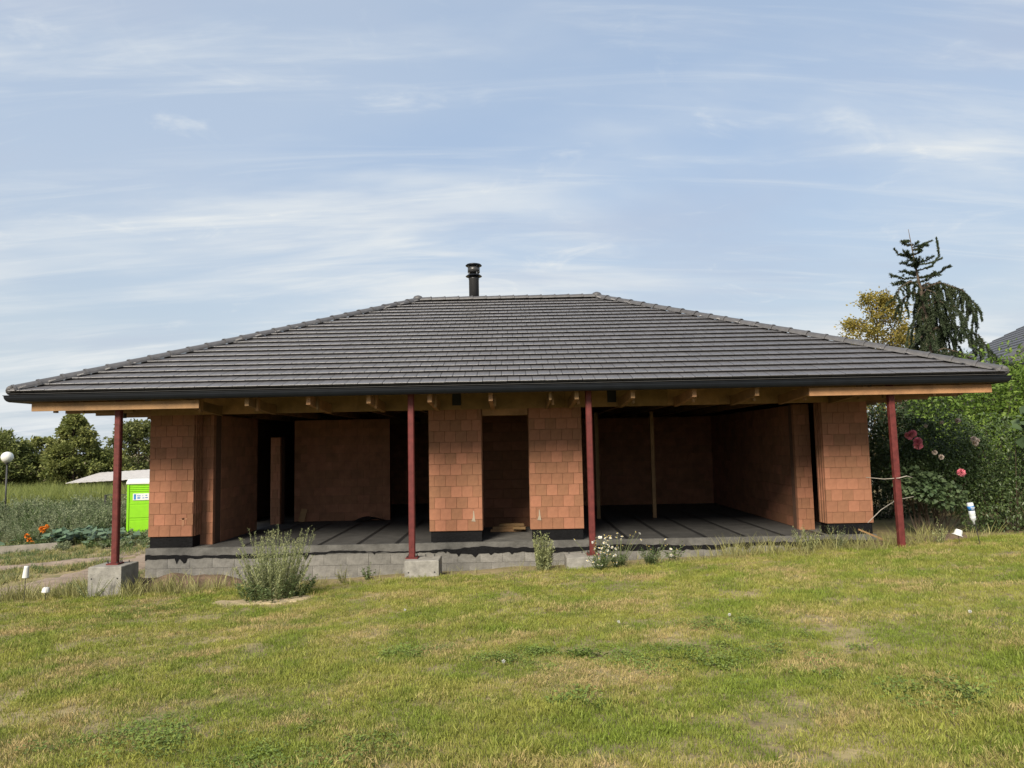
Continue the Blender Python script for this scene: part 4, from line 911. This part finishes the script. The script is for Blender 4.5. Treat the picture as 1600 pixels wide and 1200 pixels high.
# ------------------------------------------------------------------ things in the garden
def stake(x, y, top, name, label, cat, build, lean=0., group=None, r0=.006):
    z = g1(x, y); root = tag(empty(name, (x, y, z)), label, cat, group)
    MB().tube([(0, 0, -.1), (lean, 0, top)], r0, 6).obj('stake', M['dark'], root); build(root, lean, top); return root
def cup(rt, lean, top):
    MB().lathe([(.055, -.03), (.06, -.03), (.058, -.02), (.045, .17), (.042, .195), (.001, .197)], 14, Matrix.Translation((lean, 0, top - .02)) @ Matrix.Rotation(R(5), 4, 'Y')).obj('plastic_cup', M['white'], rt, True)
stake(-9.75, -1.95, .55, 'cup_on_stake', 'tall white plastic cup upturned on a stake by the path', 'cup', cup, .02, 'cups on stakes')
def lowcup(rt, lean, top):
    MB().lathe([(.072, -.045), (.078, -.04), (.07, -.02), (.062, .03), (.045, .05), (.001, .055)], 14, Matrix.Translation((lean, 0, top)) @ Matrix.Rotation(R(8), 4, 'Y')).obj('plastic_cup', M['white'], rt, True)
stake(-9.35, -1.9, .22, 'cup_on_stake', 'short white pot upturned on a stake left of the footing', 'cup', lowcup, .0, 'cups on stakes')
def tiltcup(rt, lean, top):
    Mx = Matrix.Translation((lean, 0, top)) @ Matrix.Rotation(R(22), 4, 'Y')
    MB().lathe([(.105, -.055), (.108, -.045), (.075, -.03), (.068, .05), (.055, .07), (.001, .072)], 16, Mx).obj('plastic_cup', M['white'], rt, True)
stake(8.83, -1.79, .24, 'cup_on_stake', 'tilted white pot on a short stake right of the posts', 'cup', tiltcup, -.02, 'cups on stakes')
def bottle(rt, lean, top):
    Mx = Matrix.Translation((lean - .02, 0, top)) @ Matrix.Rotation(R(-8), 4, 'Y')
    MB().lathe([(.018, -.06), (.02, 0), (.05, .03), (.056, .09), (.050, .105), (.058, .125), (.058, .2), (.052, .21), (.058, .225), (.060, .34), (.05, .365), (.001, .36)], 14, Mx).obj('bottle', M['clear'], rt, True)
    MB().lathe([(.0615, .215), (.0615, .30)], 14, Mx).obj('bottle_label', M['blue'], rt, True)
    for (z_, w_) in ((.245, .03), (.27, .04)): MB().box(-w_, w_, -.064, -.0622, z_ - .005, z_ + .006, Mx).obj('label_print', M['white'], rt)
stake(9.1, -2.02, .47, 'bottle_on_stake', 'clear plastic bottle with blue label upturned on a stick', 'bottle', bottle, -.09, None, .008)
# globe lamp
gl = tag(empty('globe_lamp', (-24.0, 17.5, g1(-24.0, 17.5))), 'white globe garden lamp on a thin dark pole', 'lamp')
MB().tube([(0, 0, -.1), (0, 0, 3.05)], .035, 8).obj('pole', M['dark'], gl, True)
MB().lathe([(.08, 3.0), (.10, 3.05), (.09, 3.09)], 14).obj('lamp_collar', M['dark'], gl)
MB().lathe([(.26 * math.sin(a) + .0005, 3.32 - .26 * math.cos(a)) for a in np.linspace(.25, math.pi, 15)], 22).obj('globe', M['globe'], gl, True)
# portable toilet
tx, ty = -15.85, 14.6; tz = g1(tx, ty)
pt = tag(empty('portable_toilet', (tx, ty, tz), R(4)), 'lime green portable toilet standing left of the house', 'portable toilet')
W2 = .56
MB().box(-W2, W2, -W2, W2, .08, 2.1).obj('cabin', M['green'], pt)
for x_ in (-W2 + .03, W2 - .03): MB().box(x_ - .045, x_ + .045, -W2 - .03, -W2 - .001, .08, 2.12).obj('corner_rib', M['green'], pt)
for z0_, z1_ in ((.14, .56), (.68, 1.22), (1.78, 1.82), (1.86, 1.90), (1.94, 1.98), (2.02, 2.08)): MB().prism([(-W2-.001, z0_), (-W2-.022, z0_+.015), (-W2-.022, z1_-.015), (-W2-.001, z1_)], -W2 + .10, W2 - .10, 'x').obj('moulded_panel', M['green'], pt)
for z_ in (.61, 1.28): MB().box(-W2 + .08, W2 - .08, -W2 - .012, -W2 - .001, z_ - .02, z_ + .02).obj('rib', M['green'], pt)
MB().prism([(-W2-.06, 2.1), (-W2-.06, 2.17), (-W2+.12, 2.30), (W2-.12, 2.30), (W2+.06, 2.17), (W2+.06, 2.1)], -W2 - .04, W2 + .04, 'x').obj('roof_cover', M['white'], pt)
MB().box(-W2 - .05, W2 + .05, -W2 - .05, W2 + .05, 0, .08).obj('skid', M['dark'], pt)
sg = MB().box(-.33, .33, -W2 - .028, -W2 - .004, 1.42, 1.70).obj('sign', M['white'], pt)
MB().box(-.29, -.20, -W2 - .031, -W2 - .0285, 1.45, 1.67).obj('sign_emblem', M['blue'], sg)
for a, b_, z_ in ((-.15, -.09, 1.62), (-.07, -.02, 1.62), (-.15, -.02, 1.55), (-.15, -.03, 1.50), (.06, .09, 1.60), (.06, .14, 1.51), (.18, .26, 1.62), (.18, .28, 1.52)): MB().box(a, b_, -W2 - .031, -W2 - .0285, z_ - .018, z_ + .018).obj('sign_print', M['blue'], sg)
# wire fence behind the plot
fn = tag(empty('wire_fence', (-20.6, 20.5, -1.3)), 'dark wire fence running behind the plot to the toilet', 'fence')
for i in range(6): MB().tube([(i * 1.2 - .4, 0, -.1), (i * 1.2 - .4, 0, 1.28)], .03 if i else .07, 6).obj('fence_post', M['dark'], fn)
MB().tube([(-.4, 0, 1.27), (5.8, 0, 1.27)], .018, 5).obj('rail', M['dark'], fn)
wr = MB()
for k in range(42): wr.tube([(-.4 + k * .15, 0, 0), (-.4 + k * .15, 0, 1.27)], .003, 3, False)
for k in range(9): wr.tube([(-.4, .001, .1 + k * .14), (5.8, .001, .1 + k * .14)], .003, 3, False)
tag(wr.obj('wire_mesh', M['dark'], fn), kind='stuff')
# shed, pipe frame, far roof
sh = tag(empty('garden_shed', (-27.4, 33.0, -1.3)), 'low shed with pale sloping corrugated roof behind the toilet', 'shed')
MB().box(-2.6, 5, 0, 3, -.1, 1.5).obj('wall', mat('shed_wall', (.06, .055, .05), .9), sh)
V = MB(); n = 40; pts = []
for i in range(n + 1):
    x = -3.2 + 8.6 * i / n; zz_ = .025 * (i % 2) + .04 * (x + 3.2); pts.append((x, zz_))
V.add([(x, -.5, 1.40 + z) for x, z in pts] + [(x, 3.4, 1.95 + z) for x, z in pts] + [(x, -.5, 1.36 + z) for x, z in pts] + [(x, 3.4, 1.91 + z) for x, z in pts],
      [(i, i+1, n+2+i, n+1+i) for i in range(n)] + [(2*n+2+i, 2*n+3+i, i+1, i) for i in range(n)] + [(2*n+2+i, 3*n+3+i, 3*n+4+i, 2*n+3+i) for i in range(n)]); V.obj('roof', M['shedroof'], sh)
pf = tag(empty('pipe_frame', (-24.6, 36.5, -1.3)), 'galvanised pipe frame rising behind the shed roof', 'frame')
MB().tube([(0, 0, 0), (0, 0, 3.35)], .10, 10).obj('upright_pipe', M['galv'], pf, True); MB().tube([(0.1, 0, 3.25), (2.6, 0, 3.3)], .09, 10).obj('cross_pipe', M['galv'], pf, True); MB().tube([(2.5, 0, 0), (2.5, 0, 3.25)], .10, 10).obj('upright_pipe', M['galv'], pf, True)
fh = tag(empty('garden_hut', (-32.2, 39.5, -1.3)), 'low grey roofed hut between conical tree and shed', 'hut')
MB().box(-1.3, 2.0, 0, 3, 0, 1.0).obj('wall', M['wallp'], fh); MB().prism([(-.3, .95), (1.5, 1.75), (3.3, .95)], -1.6, 2.3, 'x').obj('roof', M['redtile'], fh); MB().tube([(1.1, 1.5, 1.6), (1.1, 1.5, 2.1)], .09, 8).obj('chimney', M['wallp'], fh)
# neighbouring house on the right
nh = tag(empty('neighbouring_house', (21.5, 12.0, -.2), R(-14)), 'neighbouring house with dark tiled roof behind the shrubs', 'house')
MB().box(-2.6, 6, -4.0, 8, -.3, 4.3).obj('wall', M['wallp'], nh)
hz, e0, rz_ = 4.75, -3.6, 7.6
ns = MB(); rows = 14
# left slope facing -x, front hip facing -y, in overlapping rows
def nrow(k):
    t0, t1 = k / rows, (k + 1.06) / rows; ins0, ins1 = 5.2 * t0, 5.2 * t1; z0_, z1_ = hz + (rz_ - hz) * t0, hz + (rz_ - hz) * t1; h_ = .05; a, b_ = -5.0, 9.5
    ns.add([(e0+ins0, a+ins0, z0_+h_), (e0+ins0, b_-ins0, z0_+h_), (e0+ins1, b_-ins1, z1_+.01), (e0+ins1, a+ins1, z1_+.01), (e0+ins0, a+ins0, z0_-.02), (e0+ins0, b_-ins0, z0_-.02)], [(3, 2, 1, 0), (0, 1, 5, 4)])
    x1 = 7.0; ns.add([(e0+ins0, a+ins0, z0_+h_), (x1-ins0, a+ins0, z0_+h_), (x1-ins1, a+ins1, z1_+.01), (e0+ins1, a+ins1, z1_+.01), (e0+ins0, a+ins0, z0_-.02), (x1-ins0, a+ins0, z0_-.02)], [(0, 1, 2, 3), (4, 5, 1, 0)])
for k in range(rows): nrow(k)
nr = tag(ns.obj('roof_tiling', M['cap'], nh), kind='stuff')
MB().tube([(e0 + .05, -4.95, hz + .1), (e0 + 5.1, .2, rz_ + .12)], .11, 8).obj('hip_cap', M['cap'], nh)
MB().tube([(e0, -5.05, hz), (7.0, -5.05, hz)], .085, 8).obj('gutter', M['gutter'], nh); MB().tube([(e0 - .05, -5.0, hz), (e0 - .05, 9.5, hz)], .085, 8).obj('gutter', M['gutter'], nh)
MB().box(e0 + .1, 6.9, -4.9, 9.4, hz - .16, hz - .05).obj('soffit', M['gutter'], nh)
MB().tube([(e0 + .3, -4.9, hz - .1), (e0 + .6, -4.5, hz - .5), (-2.65, -4.05, hz - .7), (-2.65, -4.05, 0)], .05, 8).obj('downpipe', M['gutter'], nh)
# sticks and dry twigs by the right corner
tw = tag(MB().tube([(7.45, -.95, 1.32), (7.62, -1.35, 1.30), (7.80, -1.60, 1.33), (7.95, -1.62, 1.37), (8.1, -1.55, 1.33)], [.006, .009, .010, .009, .005], 5).obj('dry_twig', M['grey_tim'], None), 'thin dry twig caught across the right steel post', 'twig')
tag(MB().tube([(7.6, -.6, .32), (7.95, -.5, .58), (8.35, -.4, .78), (8.8, -.3, .84)], [.008, .010, .010, .006], 5).obj('dry_branch', M['grey_tim'], None), 'long bowed dry branch behind the right steel post', 'branch')
sk = MB().box(-.55, .55, -.02, .02, 0, .035).obj('wooden_stick', M['wood'], None, loc=(7.75, -.95, -.02)); sk.rotation_euler = (0, R(24), R(-10)); tag(sk, 'thin wooden stick lying on the soil at right corner', 'stick')
